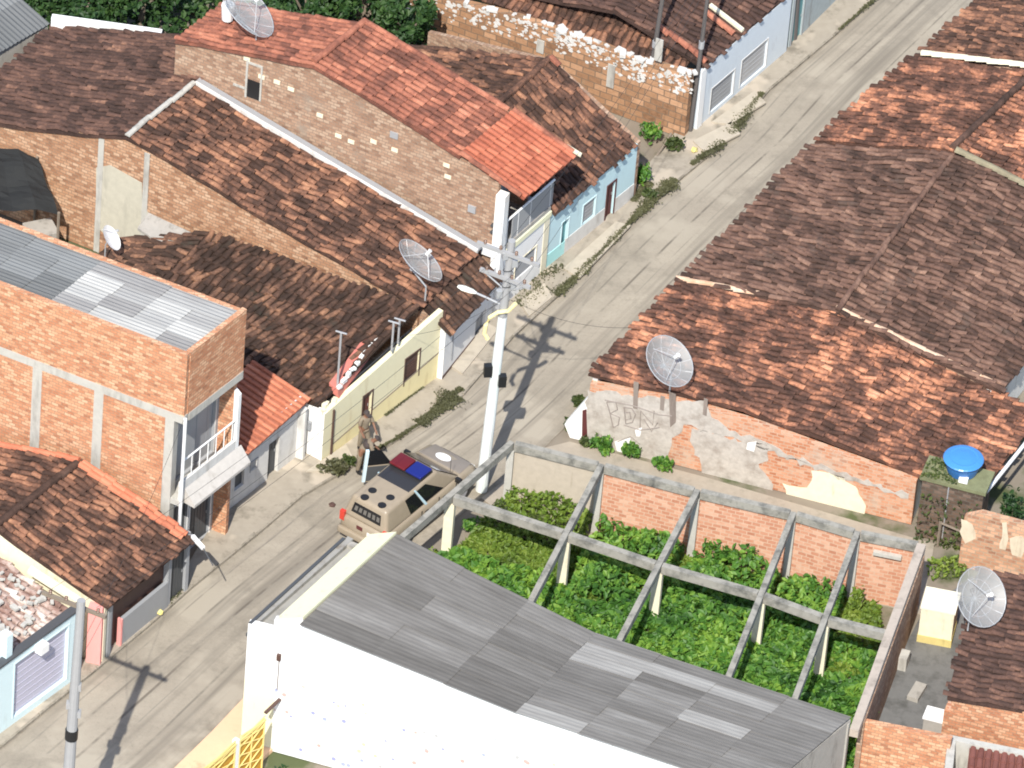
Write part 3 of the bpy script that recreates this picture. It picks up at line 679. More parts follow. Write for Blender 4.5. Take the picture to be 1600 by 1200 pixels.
# first floor veranda and ground floor front
ins = .62
G0, G1 = c_up - d2 * ins, far - d2 * ins
F = Facade(at(G0 + sd2 * .31, 0), at(G1 - sd2 * .0, 0), zb - .32, zb - .32, .15)
F.ops.append((.25, 1.05, .04, 2.3)); F.ops.append((1.2, 2.2, .04, 2.35)); F.ops.append((.12, 2.2, 3.35, 6.0))
F.build(t, GREYP)
F.panel(t, F.ops[0], 'door', DGREY, .08, .05, WHITE, ribs=-6, handle=True); F.panel(t, F.ops[1], 'door', DGREY, .08, .05, WHITE, ribs=-7, handle=True); F.panel(t, F.ops[2], 'shutter', GREYM, .1, .04, WHITED, ribs=-4)
mb = MB(); fl = [at(c_up + sd2 * .02, 0), at(far, 0), at(G1, 0), at(G0 + sd2 * .02, 0)]; mb.prism([p - sd2n * .0 for p in fl], 3.05, 3.25); mb.build('veranda_floor', CONCL, t)
mb = MB(); wall(mb, c_up + sd2 * .05, far - sd2 * .16, 3.252, 3.95, 3.95, .10)
mb.build('veranda_wall', WHITED, t)
mb = MB(); a_, b_ = far - d2 * .0, far - d2 * (ins + .01); mb.extr([at(a_, 3.25), at(b_, 3.25), at(b_, zb - .32), at(a_, zb - .9)], -sd2 * .14); mb.build('veranda_side', WHITE, t)
mb = MB()
mb.tube([at(c_up + sd2 * .1 - sd2n * -.05, 4.75), at(far - sd2 * .15 - sd2n * -.05, 4.75)], .03, 8)
for k in range(7): p = c_up + sd2 * (.2 + k * (wid - .5) / 6) + sd2n * .05; mb.tube([at(p, 3.95), at(p, 4.75)], .018, 6)
mb.build('railing', WHITE, t)
mb = MB(); c0, c1 = c_up + sd2 * .25, far + sd2 * .12
mb.extr([at(c0 - sd2n * .005, 3.62), at(c0 - sd2n * .40, 3.16), at(c0 - sd2n * .40, 3.06), at(c0 - sd2n * .005, 3.06)], c1 - c0); mb.build('canopy', plaster('pale_canopy_cement', (.50, .47, .43), amount=.4, dirt=(.34, .31, .27)), t)
mb = MB(); p = c_up - sd2n * .06; mb.tube([at(p, 0), at(p, zb - .05)], .055, 10); mb.build('post', WHITE, t)
# roof: dark sheets at the back, whitened sheets at the front
zr = zt - .10
q0, q1 = c_up - d2 * .17 + sd2 * .14, far - d2 * .17 - sd2 * .17
s_split = LEN * .0 + (c_up - V(80, 462, C2, C2 + d2)).dot(d2)
mb = MB(); m_ = 1.0
def tn_l(i, j, rng): return rng.choice([.12, .2, .3, .6, .8, .9, .45])
sheets(mb, at(q0 - d2 * s_split, zr - .06), at(q0, zr), at(q1, zr + .05), at(q1 - d2 * s_split, zr), 1, 1, seed=3) if False else None
sheets(mb, at(q0, zr), at(q1, zr + .04), at(q1 - d2 * s_split, zr + .04), at(q0 - d2 * s_split, zr), 4, 4, pitch=.15, seed=3, tones=tn_l, amp=.018)
mb.build('roof_sheets', ROOFL, t)
mb = MB(); sheets(mb, at(q0 - d2 * (s_split - .1), zr - .04), at(q1 - d2 * (s_split - .1), zr), at(q1 - d2 * (LEN - .15), zr), at(q0 - d2 * (LEN - .15), zr - .04), 4, 4, pitch=.15, seed=4, amp=.018)
mb.build('roof', ROOFD, t)
mb = MB(); mb.prism([at(q0, 0), at(q1, 0), at(q1 - d2 * (LEN - .2), 0), at(q0 - d2 * (LEN - .2), 0)], zr - .16, zr - .08); mb.build('ceiling_slab', CONC, t)

# --- small house with the fresh orange roof
A, B = W(350, 806), W(470, 712)
t = thing('orange_roof_house', 'small white house under a bright orange tile roof beside the brick building', 'house', at(A.lerp(B, .5), 0))
F = Facade(A, B, 2.5, 2.5)
o1 = F.open_px((366, 768), (383, 722)); o2 = F.open_px((391, 738), (402, 715)); o3 = F.open_px((417, 751), (437, 682), True)
F.build(t, WHITED)
F.panel(t, o1, 'window', DGREY, .1); F.panel(t, o2, 'window', GREYM, .05, .03, GREYP); F.panel(t, o3, 'door', DGREY, .12, ribs=-4, handle=True)
E0, E1, T1 = W(376, 720, 2.42), W(487, 622, 2.42), W(397, 562, 3.1); T0 = E0 + (T1 - E1)
mb = MB(); tile_roof(mb, E0, E1, T1, T0, seed=14, sag=.0, jit=.004, r=.075); mb.build('roof', FRESH, t)
mb = MB(); wall(mb, at(E1, 0) - sd2 * .16, at(T1, 0) - sd2 * .16, 0, 2.12, 2.78, .14); wall(mb, at(T0, 0), at(T1, 0), 0, 2.8, 2.8, .14, -1); mb.build('side_wall', WHITED, t)

# --- pale yellow house
A, B = W(502, 724), W(684, 592)
t = thing('yellow_house', 'pale yellow house with brown door and window and a dark mossy tile roof', 'house', at(A.lerp(B, .5), 0))
zA = V(533, 627, A, B).z; zB = V(690, 487, A, B).z
F = Facade(A, B, zA - .06, zB)
od = F.open_px((563, 690), (582, 610), True); ow = F.open_px((631, 603), (656, 546))
F.build(t, YEL); dr = F.panel(t, od, 'door', MAROON, .10, .05, BROWNW, ribs=-3, handle=True); F.panel(t, ow, 'window', BROWNW, .06, .05, BROWNW, ribs=7)
u1, u2 = F.uv(580, 642), F.uv(680, 556); sl_ = (u2[1] - u1[1]) / (u2[0] - u1[0]); zd = lambda u: max(.2, u1[1] + sl_ * (u - u1[0]))
mb = MB()
for a_, b_ in ((.45, od[0] - .06), (od[1] + .06, F.L - .02)):
    mb.extr([F.p(a_, 0, -.012), F.p(b_, 0, -.012), F.p(b_, zd(b_), -.012), F.p(a_, zd(a_), -.012)], F.n * .011)
mb.build('dado', YEL2, t)
mb = MB()
for a_, b_ in ((.45, od[0] - .06), (od[1] + .06, F.L - .02)): mb.extr([F.p(a_, zd(a_) + .002, -.02), F.p(b_, zd(b_) + .002, -.02), F.p(b_, zd(b_) + .03, -.02), F.p(a_, zd(a_) + .03, -.02)], F.n * .018)
mb.build('dado_strip', WOOD, t)
mb = MB(); mb.tube([F.p(.40, .05, -.045), F.p(.40, zA - .1, -.045)], .035, 8); mb.tube([F.p(F.L + .03, .0, -.04), F.p(F.L + .03, zB - .02, -.04)], .04, 8); mb.build('downpipe', BROWNW, t)
mb = MB(); SR = W(463, 704); wall(mb, SR, F.p(-.005, 0), 0, 2.12, 2.0, .15); mb.build('return_wall', WHITE, t)
mb = MB(); dd = (A - SR).normalized(); p = at(SR.lerp(A, .42), 1.15); nn_ = Vector((dd.y, -dd.x, 0)); mb.extr([p - dd * .12 + nn_ * .02, p + dd * .12 + nn_ * .02, p + dd * .12 + nn_ * .02 + Z * .32, p - dd * .12 + nn_ * .02 + Z * .32], nn_ * .1); mb.build('meter_box', GREYM, t)
# gutter and coloured parapet behind the front
mb = MB(); mb.extr([F.p(.1, F.top(.1) - .16, .30), F.p(F.L * .8, F.top(F.L * .8) - .16, .30), F.p(F.L * .8, F.top(F.L * .8) - .06, .30), F.p(.1, F.top(.1) - .06, .30)], F.n * .02); mb.build('gutter', DGREY, t)
mb = MB()
L4a = W(497, 632, 2.25); H1 = W(655, 478, 3.15); H0 = W(330, 360, 3.15); L4b = L4a + (H0 - H1)
tile_roof(mb, L4b, L4a, H1, H0, seed=15, sag=.05, jit=.028); tile_roof(mb, W(96, 440, 2.35), W(192, 372, 2.35), H0, L4b, seed=58, sag=.05, jit=.03); mb.build('roof', OLD, t)
fi = V(545, 598, F.A + F.n * .55, F.B + F.n * .55)
mb = MB(); a_, b_ = W(528, 610, 2.42), W(592, 527, 2.62); dpr = (b_ - a_).normalized(); npr = Vector((-dpr.y, dpr.x, 0)).normalized()
mb.extr([a_, b_, b_ + npr * .32 + Z * .16, a_ + npr * .32 + Z * .16], -Z * .3 - npr * .05); mb.build('parapet', REDP, t)
cb = MB()
for k in range(9):
    p = a_.lerp(b_, (k + .3) / 9.2) + Z * .03; cb.box(p, .16 + .06 * (k % 2), .12, .09 + .03 * (k % 3), R(50 + 9 * (k % 3)))
cb.build('parapet_caps', WHITE, t)
mb = MB(); cc = F.p(.12, zA - .05, .15)
for k in range(5): mb.box(F.p(.06 + .17 * k, zA - .12 + .03 * (k % 2), .12 + .08 * (k % 3)), .14, .15, .16 + .05 * (k % 2), R(45 + 12 * k))
mb.build('broken_coping', CREAMP, t)
mb = MB(); wall(mb, F.p(F.L, 0, .19), at(H0, 0) + SL * 0, 0, 2.5, 3.0, .15); mb.build('rear_wall', BRKO, t)
for nm, px, py, h, lab, kind in (('aerial_mast', 527, 604, 2.15, 'tall grey mast standing on the yellow house roof by the faded red parapet', 'mast'), ('vent_pipe', 612, 545, 1.05, 'short grey pipe with forked top on the yellow house roof', 'pipe'), ('vent_pipe', 622, 533, .85, 'shorter bent grey pipe on the yellow house roof nearest the facade top', 'pipe')):
    p = P(px, py, L4a, H1, H0); mb = MB(); mb.tube([p - Z * .1, p + Z * h], .035, 8); 
    mb.tube([p + Z * h - SL * .18, p + Z * h + SL * .2 + Z * .04], .03, 6)
    tag(mb.build(nm, GALV, None, p), lab, kind)

# --- long house with the gable brick wall
Ra, Rb = W(198, 213, 5.1), W(305, 130, 5.1); Ea, Eb = W(657, 480, 2.9), W(746, 394, 2.9)
t = thing('long_house', 'long house with patchy brown tile roof, whitish ridge and exposed brick gable wall', 'house', at(Ea, 0))
rdir = (Rb - Ra).normalized(); Rf = W(395, 62, 5.1)
mb = MB(); tile_roof(mb, Ea, Eb, Rb, Ra, seed=16, sag=.06, jit=.026)
rf = mb.build('roof', OLD2, t)
Wa, Wb = W(-75, 183, 3.2), W(85, 35, 3.2)
mb = MB(); tile_roof(mb, Wa, Wb, Rf, Ra, seed=17, sag=.06, jit=.026); mb.build('rear_roof', BROWN, t)
mb = MB(); ridge_row(mb, Ra + Z * .02, Rb + Z * .02, .10, seed=6, jit=.03); mb.build('ridge', CONCL, rf)
mb = MB(); mb.bar(Rb + Z * .07, Eb + Z * .09, .10, .14); mb.build('flashing', WHITED, rf)
mb = MB(); o_ = Vector((-(Eb - Rb).y, (Eb - Rb).x, 0)).normalized() * .17; mb.bar(Rb + Z * .05 + o_, Eb + Z * .07 + o_, .2, .1); mb.build('valley_gutter', GREYM, rf)
mb = MB(); gd = (at(Ea, 0) - at(Ra, 0)).normalized(); gA = at(Ra, 0) + Vector((-gd.y, gd.x, 0)) * .06
uE = (at(Ea, 0) - gA).dot(gd); uW = (at(Wa, 0) - at(Ra, 0)).dot(gd)
gable(mb, gA, [(uE - .1, 0), (uE - .1, 2.80), (0, 4.98), (uW, 3.05), (uW, 0)], gd, .16); mb.build('gable_wall', BRKW, t)
for px, y0, y1, w_ in ((156, 215, 345, .20), (228, 245, 330, .19)):
    p = V(px, (y0 + y1) / 2, gA, gA + gd); u = (p - gA).dot(gd); mb = MB(); nq = Vector((-gd.y, gd.x, 0)); zt_ = 4.86 + (u * (2.18 / uE) * -1 if u > 0 else u * (1.93 / -uW))
    mb.extr([at(gA + gd * (u - w_/2) - nq * .02, 0), at(gA + gd * (u + w_/2) - nq * .02, 0), at(gA + gd * (u + w_/2) - nq * .02, zt_), at(gA + gd * (u - w_/2) - nq * .02, zt_)], nq * .018); mb.build('pilaster', CONCL, t)
pts = [V(x, y, gA - nq * .012, gA - nq * .012 + gd) for x, y in [(150, 352), (150, 262), (172, 258), (190, 268), (222, 286), (222, 318), (240, 345), (236, 372), (200, 382), (172, 376)]]
mb = MB(); mb.extr(pts, nq * .01); mb.build('render_patch', plaster('old_render', (.48, .45, .36), dirt=(.33, .31, .25), amount=.5), t)
# lower front roof and street front
mb = MB(); F0, F1, G1_, G0_ = W(706, 524, 2.2), W(786, 436, 2.2), W(743, 392, 2.74), W(664, 480, 2.74)
tile_roof(mb, F0, F1, G1_, G0_, seed=18, sag=.03, jit=.02); mb.build('front_roof', OLD, t)
A, B = W(690, 597), W(768, 500); F = Facade(A, B, 2.2, 2.2); o1 = F.open_px((741, 534), (760, 480), True); F.build(t, WHITE)
F.panel(t, o1, 'door', GREYM, .1, ribs=-3, handle=True)
mb = MB(); mb.extr([F.p(0, 0, -.015), F.p(o1[0] - .02, 0, -.015), F.p(o1[0] - .02, .22, -.015), F.p(0, .22, -.015)], F.n * .014); mb.build('plinth', BROWNW, t)
mb = MB(); mb.extr([F.p(.55, .5, -.035), F.p(.60, .5, -.035), F.p(.60, 1.9, -.035), F.p(.55, 1.9, -.035)], F.n * .03); mb.build('downpipe', GREYM, t)

# --- house with the bright ridge and balcony
C6 = W(767, 492)
def v6(px, py): return V(px, py, C6, C6 + SL)
pk, be, fe = v6(490, 97), v6(275, 60), v6(822, 312)
t = thing('balcony_house', 'taller house with weathered orange gable roof, long brick side wall and front balcony', 'house', C6)
w6 = W(80 + 490, 97 - 62, pk.z) - pk; w6 = Vector((w6.x, w6.y, 0)); sdir6 = w6.normalized()
be2, pk2 = be + w6, pk + w6
mid = v6(722, 241); over = SL * .1
mb = MB(); n_o = -side_n() * .10
tile_roof(mb, be + n_o, be2, pk2, pk + n_o, seed=19, sag=.05, jit=.015)
tile_roof(mb, mid + n_o, mid + w6, pk2, pk + n_o, seed=21, sag=.04, jit=.012, tone=None)
rf = mb.build('roof', NEWT, t)
fe_ = fe; mb = MB(); tile_roof(mb, fe_ + n_o + Z * .12, fe_ + w6 + Z * .12, mid + w6 + Z * .14, mid + n_o + Z * .14, seed=22, sag=.01, jit=.008)
mb.build('front_roof', tile_mat('clean_orange_tile', [(0, (.20, .062, .04)), (.4, (.38, .12, .072)), (.8, (.50, .17, .10)), (1, (.58, .25, .15))], cl=.35), t)
for a_, b_, r__, sd_, tn__ in ((pk2 + Z * .03, mid + w6 + Z * .05, .11, 9, (.4, .6)), (mid + w6 + Z * .17, fe_ + w6 + Z * .15, .11, 10, (.5, .5)), (mid + n_o * 1.5 + Z * .17, fe_ + n_o * 1.5 + Z * .15, .10, 12, (.4, .5)), (pk + Z * .02, pk2 + Z * .02, .12, 11, (.3, .6))):
    mb = MB(); ridge_row(mb, a_, b_, r__, seed=sd_, tone=tn__); mb.build('ridge', NEWT, rf)
def u6(p): return (p - C6).dot(SL)
mb = MB(); gable(mb, at(C6, 0), [(-.10, 0), (-.10, 5.35), (u6(mid), mid.z - .12), (u6(pk), pk.z - .14), (u6(be), be.z - .14), (u6(be), 0)], SL, .17); mb.build('side_wall', BRKO, t)
mb = MB(); nq = side_n(); wall(mb, at(be, 0) + nq * .18, at(be2, 0) - sdir6 * .2, 0, be.z - .2, be.z - .2, .16, -1); mb.build('rear_wall', BRKO, t); mb = MB(); gable(mb, at(C6, 0) + w6 * .96, [(-.6, 0), (-.6, 5.1), (u6(mid), mid.z - .2), (u6(pk), pk.z - .2), (u6(be) + .2, be.z - .2), (u6(be) + .2, 0)], SL, .15, -1); mb.build('rear_wall', BRKO, t)
for px, py in ((409, 120), (433, 128), (455, 139), (500, 180), (529, 212), (549, 221), (584, 221), (617, 234), (698, 258), (700, 276), (386, 92)):
    mb = MB(); p = v6(px, py); s_ = .11; mb.extr([p - SL * s_ - nq * .03 - Z * .07, p + SL * s_ - nq * .03 - Z * .07, p + SL * s_ - nq * .03 + Z * .07, p - SL * s_ - nq * .03 + Z * .07], nq * .03); mb.build('vent_block', CREAMP, t)
mb = MB(); p = v6(616, 211); mb.extr([p - SL * .14 - nq * .03 - Z * .12, p + SL * .14 - nq * .03 - Z * .12, p + SL * .14 - nq * .03 + Z * .12, p - SL * .14 - nq * .03 + Z * .12], nq * .03); mb.build('vent_block', GALV, t); mb = MB(); p = v6(738, 326); mb.extr([p - SL * .13 - nq * .06 - Z * .13, p + SL * .13 - nq * .06 - Z * .13, p + SL * .13 - nq * .06 + Z * .13, p - SL * .13 - nq * .06 + Z * .13], nq * .06); mb.build('vent_block', GALV, t)
wf = MB(); p0, p1 = v6(386, 150), v6(407, 130); a_, b_ = u6(p0), u6(p1); z0_, z1_ = min(p0.z, p1.z), max(p0.z, p1.z)
def s6(u, z, d=0): return at(C6 + SL * u - nq * d, z)
wf.extr([s6(a_, z0_, .02), s6(b_, z0_, .02), s6(b_, z1_, .02), s6(a_, z1_, .02)], nq * .019); wd_ = wf.build('window', BLACK, t)
wf = MB()
for x0, x1, y0, y1 in ((a_ - .08, a_ - .01, z0_ - .05, z1_ + .75), (b_ + .0, b_ + .06, z0_, z1_ + .7), (a_ - .5, a_ - .09, z0_ + .25, z0_ + .33), (a_ + .0, b_, z1_ + .62, z1_ + .7)): wf.extr([s6(x0, y0, .035), s6(x1, y0, .035), s6(x1, y1, .035), s6(x0, y1, .035)], nq * .033)
wf.build('frame', CONCL, wd_)
mb = MB(); pc = at(C6 + SL * .06, 0); mb.box(pc, .32, .32, v6(786, 303).z, R(-23.5)); mb.build('corner_pillar', WHITE, t)
mb = MB(); mb.box(at(pc - SL * .18, 2.45), .62, .4, .34, R(-23.5)); mb.build('pillar_base', WHITE, t)
mb = MB()
for z in (3.35, 3.62): mb.box(at(pc - SL * .06, z), .42, .3, .05, R(-23.5))
mb.build('conduit_clamp', DGREY, t)
A, B = at(C6 + SL * .12, 0), W(852, 424); F = Facade(A, B, 2.5, 2.5, .16); o1 = F.open_px((803, 440), (838, 384)); F.build(t, WHITE)
F.panel(t, o1, 'shutter', GREYM, .04, .04, CREAMP, ribs=8)
mb = MB(); mb.extr([F.p(.15, 2.3, -.05), F.p(F.L, 2.3, -.05), F.p(F.L, 2.5, -.05), F.p(.15, 2.5, -.05)], F.n * .04); mb.build('lintel', LEMON, t)
mb = MB(); mb.extr([F.p(F.L - .32, .02, -.02), F.p(F.L - .02, .02, -.02), F.p(F.L - .02, 2.28, -.02), F.p(F.L - .32, 2.28, -.02)], F.n * .018); mb.build('corner_strip', CREAMP, t)
mb = MB(); mb.prism([F.p(.1, 0, .0), F.p(F.L, 0, .0), F.p(F.L, 0, 1.5), F.p(.1, 0, 1.5)], 2.52, 2.66); mb.build('balcony_floor', CONC, t)
fw = Facade(F.p(.2, 0, 1.2), F.p(F.L, 0, 1.2), 5.0, 5.0, .14); fw.ops.append((.5, 1.4, 2.7, 4.6)); fw.build(t, GREYP, 'balcony_back_wall'); fw.panel(t, fw.ops[0], 'door', DGREY, .08, .05, WHITED, handle=True)
mb = MB(); mb.extr([F.p(.7, 2.68, .03), F.p(F.L + .1, 2.68, .03), F.p(F.L + .1, 3.55, .03), F.p(.7, 3.55, .03)], F.n * .05); mb.build('balcony_panel', GREYM, t)
mb = MB(); mb.tube([F.p(.35, 3.62, .05), F.p(F.L + .15, 3.62, .05)], .04, 8)
for u in (.4, 1.0, 1.7, F.L - .05): mb.tube([F.p(u, 2.66, .05), F.p(u, 3.62, .05)], .028, 6)
mb.build('railing', WHITE, t)

# --- light blue house
A, B = W(852, 422), W(988, 313)
t = thing('light_blue_house', 'low light blue house with maroon door and brown tile roof, right of the balcony house', 'house', at(A.lerp(B, .5), 0))
F = Facade(A, B, 2.32, 2.32)
o1 = F.open_px((875, 388), (889, 340)); o2 = F.open_px((909, 352), (931, 306)); o3 = F.open_px((945, 344), (962, 282), True)
F.build(t, LBLUE); F.panel(t, o1, 'window', TEAL, .1, .04, PALEB); F.panel(t, o2, 'window', GREYM, .05, .04, PALEB, ribs=5); F.panel(t, o3, 'door', MAROON, .08, .06, MAROON, ribs=-3, handle=True)
mb = MB(); mb.extr([F.p(.0, 0, -.02), F.p(.95, 0, -.02), F.p(.95, .62, -.02), F.p(.0, .62, -.02)], F.n * .018); mb.build('plinth', TEALW, t)
mb = MB(); mb.extr([F.p(.97, 0, -.02), F.p(o3[0] - .08, 0, -.02), F.p(o3[0] - .08, .66, -.02), F.p(.97, .66, -.02)], F.n * .018); mb.extr([F.p(o3[1] + .08, 0, -.02), F.p(F.L, 0, -.02), F.p(F.L, .7, -.02), F.p(o3[1] + .08, .7, -.02)], F.n * .018); mb.build('dado', WHITED, t)
E0, E1 = W(870, 334, 2.42), W(996, 224, 2.42); R1, R0 = W(861, 90, 4.0), W(755, 183, 4.0); K1 = W(640, 70, 2.8); K0 = K1 + (R0 - R1)
mb = MB(); tile_roof(mb, E0, E1, R1, R0, seed=23, sag=.05, jit=.028); tile_roof(mb, K0, K1, R1, R0, seed=24, sag=.05, jit=.028); rf = mb.build('roof', OLD2, t)
mb = MB(); ridge_row(mb, R0, R1, .12, seed=13); mb.build('ridge', OLD2, rf); mb = MB(); ridge_row(mb, R1 + Z * .06, R1.lerp(E1, .16) + Z * .06, .12, seed=15, jit=.06, tone=(.6, .4)); mb.build('ridge', NEWT, rf)
mb = MB(); gable(mb, at(B, 0), [(0, 0), (0, 2.35), (-(at(B, 0) - at(R1, 0)).length, 3.85), (-(at(B, 0) - at(K1, 0)).length, 2.6), (-(at(B, 0) - at(K1, 0)).length, 0)], (at(B, 0) - at(R1, 0)).normalized(), .15); mb.build('side_wall', BRKO, t)
# ladder-like plank left on the roof edge
mb = MB(); a_, b_ = P(885, 232, E0, E1, R1) + Z * .12, P(908, 246, E0, E1, R1) + Z * .12; mb.bar(a_, b_, .16, .06); tag(mb.build('roof_plank', CREAMP, None, a_), 'short pale plank lying on the light blue house roof by the orange eave', 'plank')

# --- ruined wall with peeling whitewash
K = W(1069, 217)
t = thing('ruined_wall', 'crumbling block wall with peeling whitewash along its top and weeds at its foot', 'wall', K)
def vk(px, py): return V(px, py, K, K + SL)
tp = [vk(*p) for p in ((1084, 116), (1060, 112), (1010, 96), (985, 92), (940, 72), (900, 58), (870, 48), (820, 30), (760, 14), (700, 0), (640, -12), (560, -32))]
uk = lambda p: (p - K).dot(SL)
prof = [(0, 0)] + [(uk(p), p.z - .02) for p in tp] + [(uk(tp[-1]), 0)]; prof[1] = (0, prof[1][1])
mb = MB(); gable(mb, K, prof, SL, .28); mb.build('block_wall', RUIN, t)
rw = random.Random(4); mb = MB(); nq = side_n()
for k in range(420):
    s_ = rw.random() ** .9; i = min(len(tp) - 2, int(s_ * (len(tp) - 1))); f_ = s_ * (len(tp) - 1) - i; p = tp[i].lerp(tp[i+1], f_); dz = rw.random() ** 1.5 * .8 + .04
    if p.z - dz < .2: continue
    c = at(K + SL * uk(p), p.z - dz - .02) - nq * (.012 + .002 * (k % 5)); m_ = rw.randint(4, 6); s0 = rw.uniform(.025, .10)
    mb.extr([c + SL * (math.cos(a) * s0 * rw.uniform(.6, 1.4)) + Z * (math.sin(a) * s0 * rw.uniform(.5, 1.1)) for a in [6.283 * j / m_ for j in range(m_)]], nq * .011)
for k in range(60):
    s_ = rw.random(); i = min(len(tp) - 2, int(s_ * (len(tp) - 1))); p = tp[i].lerp(tp[i+1], s_ * (len(tp) - 1) - i); s0 = rw.uniform(.08, .2); mb.box(at(p + nq * rw.uniform(.02, .2), p.z - .04), s0 * 1.5, s0, s0 * .6, rw.random() * 3)
mb.build('peeling_whitewash', WHITED, t)
for px, y0, y1 in ((955, 100, 136), (845, 62, 82), (1030, 60, 95)):
    p = vk(px, (y0 + y1) / 2); u = uk(p); za, zb_ = vk(px, y1).z, vk(px, y0).z; mb = MB(); mb.extr([at(K + SL * (u - .13) - nq * .05, max(0, za)), at(K + SL * (u + .13) - nq * .05, max(0, za)), at(K + SL * (u + .13) - nq * .05, zb_), at(K + SL * (u - .13) - nq * .05, zb_)], nq * .045); mb.build('wall_pier', CONCL, t)
# --- house behind the ruined wall
A, B = W(1086, 206), W(1228, 84)
t = thing('grey_front_house', 'pale grey fronted house with very dark tile roof behind the ruined wall', 'house', at(A, 0))
F = Facade(A, B, 2.50, 2.50); o1 = F.open_px((1108, 178), (1148, 108)); o2 = F.open_px((1155, 138), (1200, 60)); F.build(t, plaster('pale_bluish_paint', (.62, .68, .72), var=.06, dirt=(.45, .48, .5), amount=.3)); F.panel(t, o1, 'shutter', GREYM, .06, .03, WHITED, ribs=6); F.panel(t, o2, 'shutter', GALV, .06, .03, WHITED, ribs=6)
mb = MB(); mb.extr([F.p(.0, .0, -.04), F.p(.3, .0, -.04), F.p(.3, 2.5, -.04), F.p(.0, 2.5, -.04)], F.n * .039); mb.build('pilaster', WHITE, t)
e0, e1 = F.p(.15, 2.62, -.02), F.p(F.L + .1, 2.62, -.02); tp1 = SL * -3.4
mb = MB(); tile_roof(mb, e0, e1, e1 + tp1 + Z * .95, e0 + tp1 + Z * .95, seed=25, sag=.05, jit=.028); tile_roof(mb, e0 + tp1 * 2.3, e1 + tp1 * 2.3, e1 + tp1 + Z * .95, e0 + tp1 + Z * .95, seed=26, sag=.05, jit=.028); rf = mb.build('roof', BROWN, t)
a_ = e0 + nq * .0; mb = MB(); q0 = at(K, 2.45) + nq * .3 - SL * .4; q1 = q0 + nq * 1.05
mb2 = MB(); tile_roof(mb2, q0 - Z * .05 - SL * 8.5, q0 - Z * .05, q1 + Z * .38, q1 + Z * .38 - SL * 8.5, seed=27, sag=.04, jit=.02); mb2.build('lean_to_roof', OLD2, t)
mb = MB(); ridge_row(mb, F.p(.25, 2.72, .0), F.p(.25, 3.28, 2.0), .12, seed=17, tone=(.4, .6), jit=.05); mb.build('ridge', NEWT, rf); mb = MB(); ridge_row(mb, F.p(2.0, 2.78, .1), F.p(2.0, 3.1, 1.25), .12, seed=18, tone=(.9, .1)); mb.build('ridge', FRESH if False else NEWT, rf)
mb = MB(); a_, b_ = F.p(2.35, 2.82, -.02), F.p(2.35, 3.2, 1.3); mb.bar(a_, b_, .14, .1); mb.build('roof_divider', CREAMP, rf)
# next front beyond it, cut by the top of the photo
A, B = W(1232, 78), W(1380, -70); t = thing('teal_grey_house', 'house front with teal door at the upper street end beside a short dark pole', 'house', at(A, 0))
F = Facade(A, B, 2.7, 2.7); F.ops.append((.12, .8, .04, 2.2)); F.build(t, plaster('grey_blue_paint', (.36, .41, .42), amount=.3)); F.panel(t, F.ops[0], 'door', TEAL, .06, .04, GREYM, handle=True)
mb = MB(); tile_roof(mb, F.p(0, 2.66, -.2), F.p(F.L, 2.66, -.2), F.p(F.L, 3.5, 2.6), F.p(0, 3.5, 2.6), seed=29); mb.build('roof', BROWN, t)

# --- things behind the left houses
t = thing('tarp_shed', 'dark sheeted lean-to roof in the yard against the brick gable wall', 'shed', W(0, 400))
mb = MB(); a_, b_, c_, d_ = W(-120, 190, 3.2), W(58, 243, 3.0), W(92, 330, 2.2), W(-120, 330, 2.2)
n_ = 12; G = [[None] * (n_ + 1) for _ in range(n_ + 1)]; rt = random.Random(2)
for i in range(n_ + 1):
    for j in range(n_ + 1):
        s, q_ = i / n_, j / n_; p = a_.lerp(b_, s).lerp(d_.lerp(c_, s), q_); p = p + Z * (.09 * math.sin(s * 17) + .07 * math.sin(q_ * 11 + s * 6) + rt.uniform(-.03, .03)); G[i][j] = mb.pt(p)
for i in range(n_):
    for j in range(n_): mb.f.append([G[i][j], G[i][j+1], G[i+1][j+1], G[i+1][j]])
mb.build('roof_sheet', TARP, t)
mb = MB()
for p in (b_, c_, d_): mb.tube([at(p, 0), p - Z * .05], .05, 6)
mb.build('post', WOOD, t)
mb = MB(); rr_ = [(30, 352), (62, 322)]; pA = W(60, 352, .9); mb.box(W(62, 400, 0), .95, .8, 1.15, R(25)); tag(mb.build('block_pit', CONC, None, W(62, 400)), 'small grey concrete block pit in the dark yard behind the brick building', 'pit')
mb = MB(); a_ = W(265, 352, 2.75); mb.hexa([W(232, 332, 2.7), W(300, 370, 2.7), W(262, 392, 2.6), W(215, 360, 2.6)][::-1], [W(232, 332, 2.86), W(305, 366, 2.86), W(262, 388, 2.7), W(215, 356, 2.7)][::-1]); tag(mb.build('concrete_slab', CONC, None, a_), 'grey concrete slab lying between the mossy tile roof and the brick gable wall', 'slab')
mb = MB(); p0 = at(c_up - d2 * LEN, 0) + side_n() * 3.6
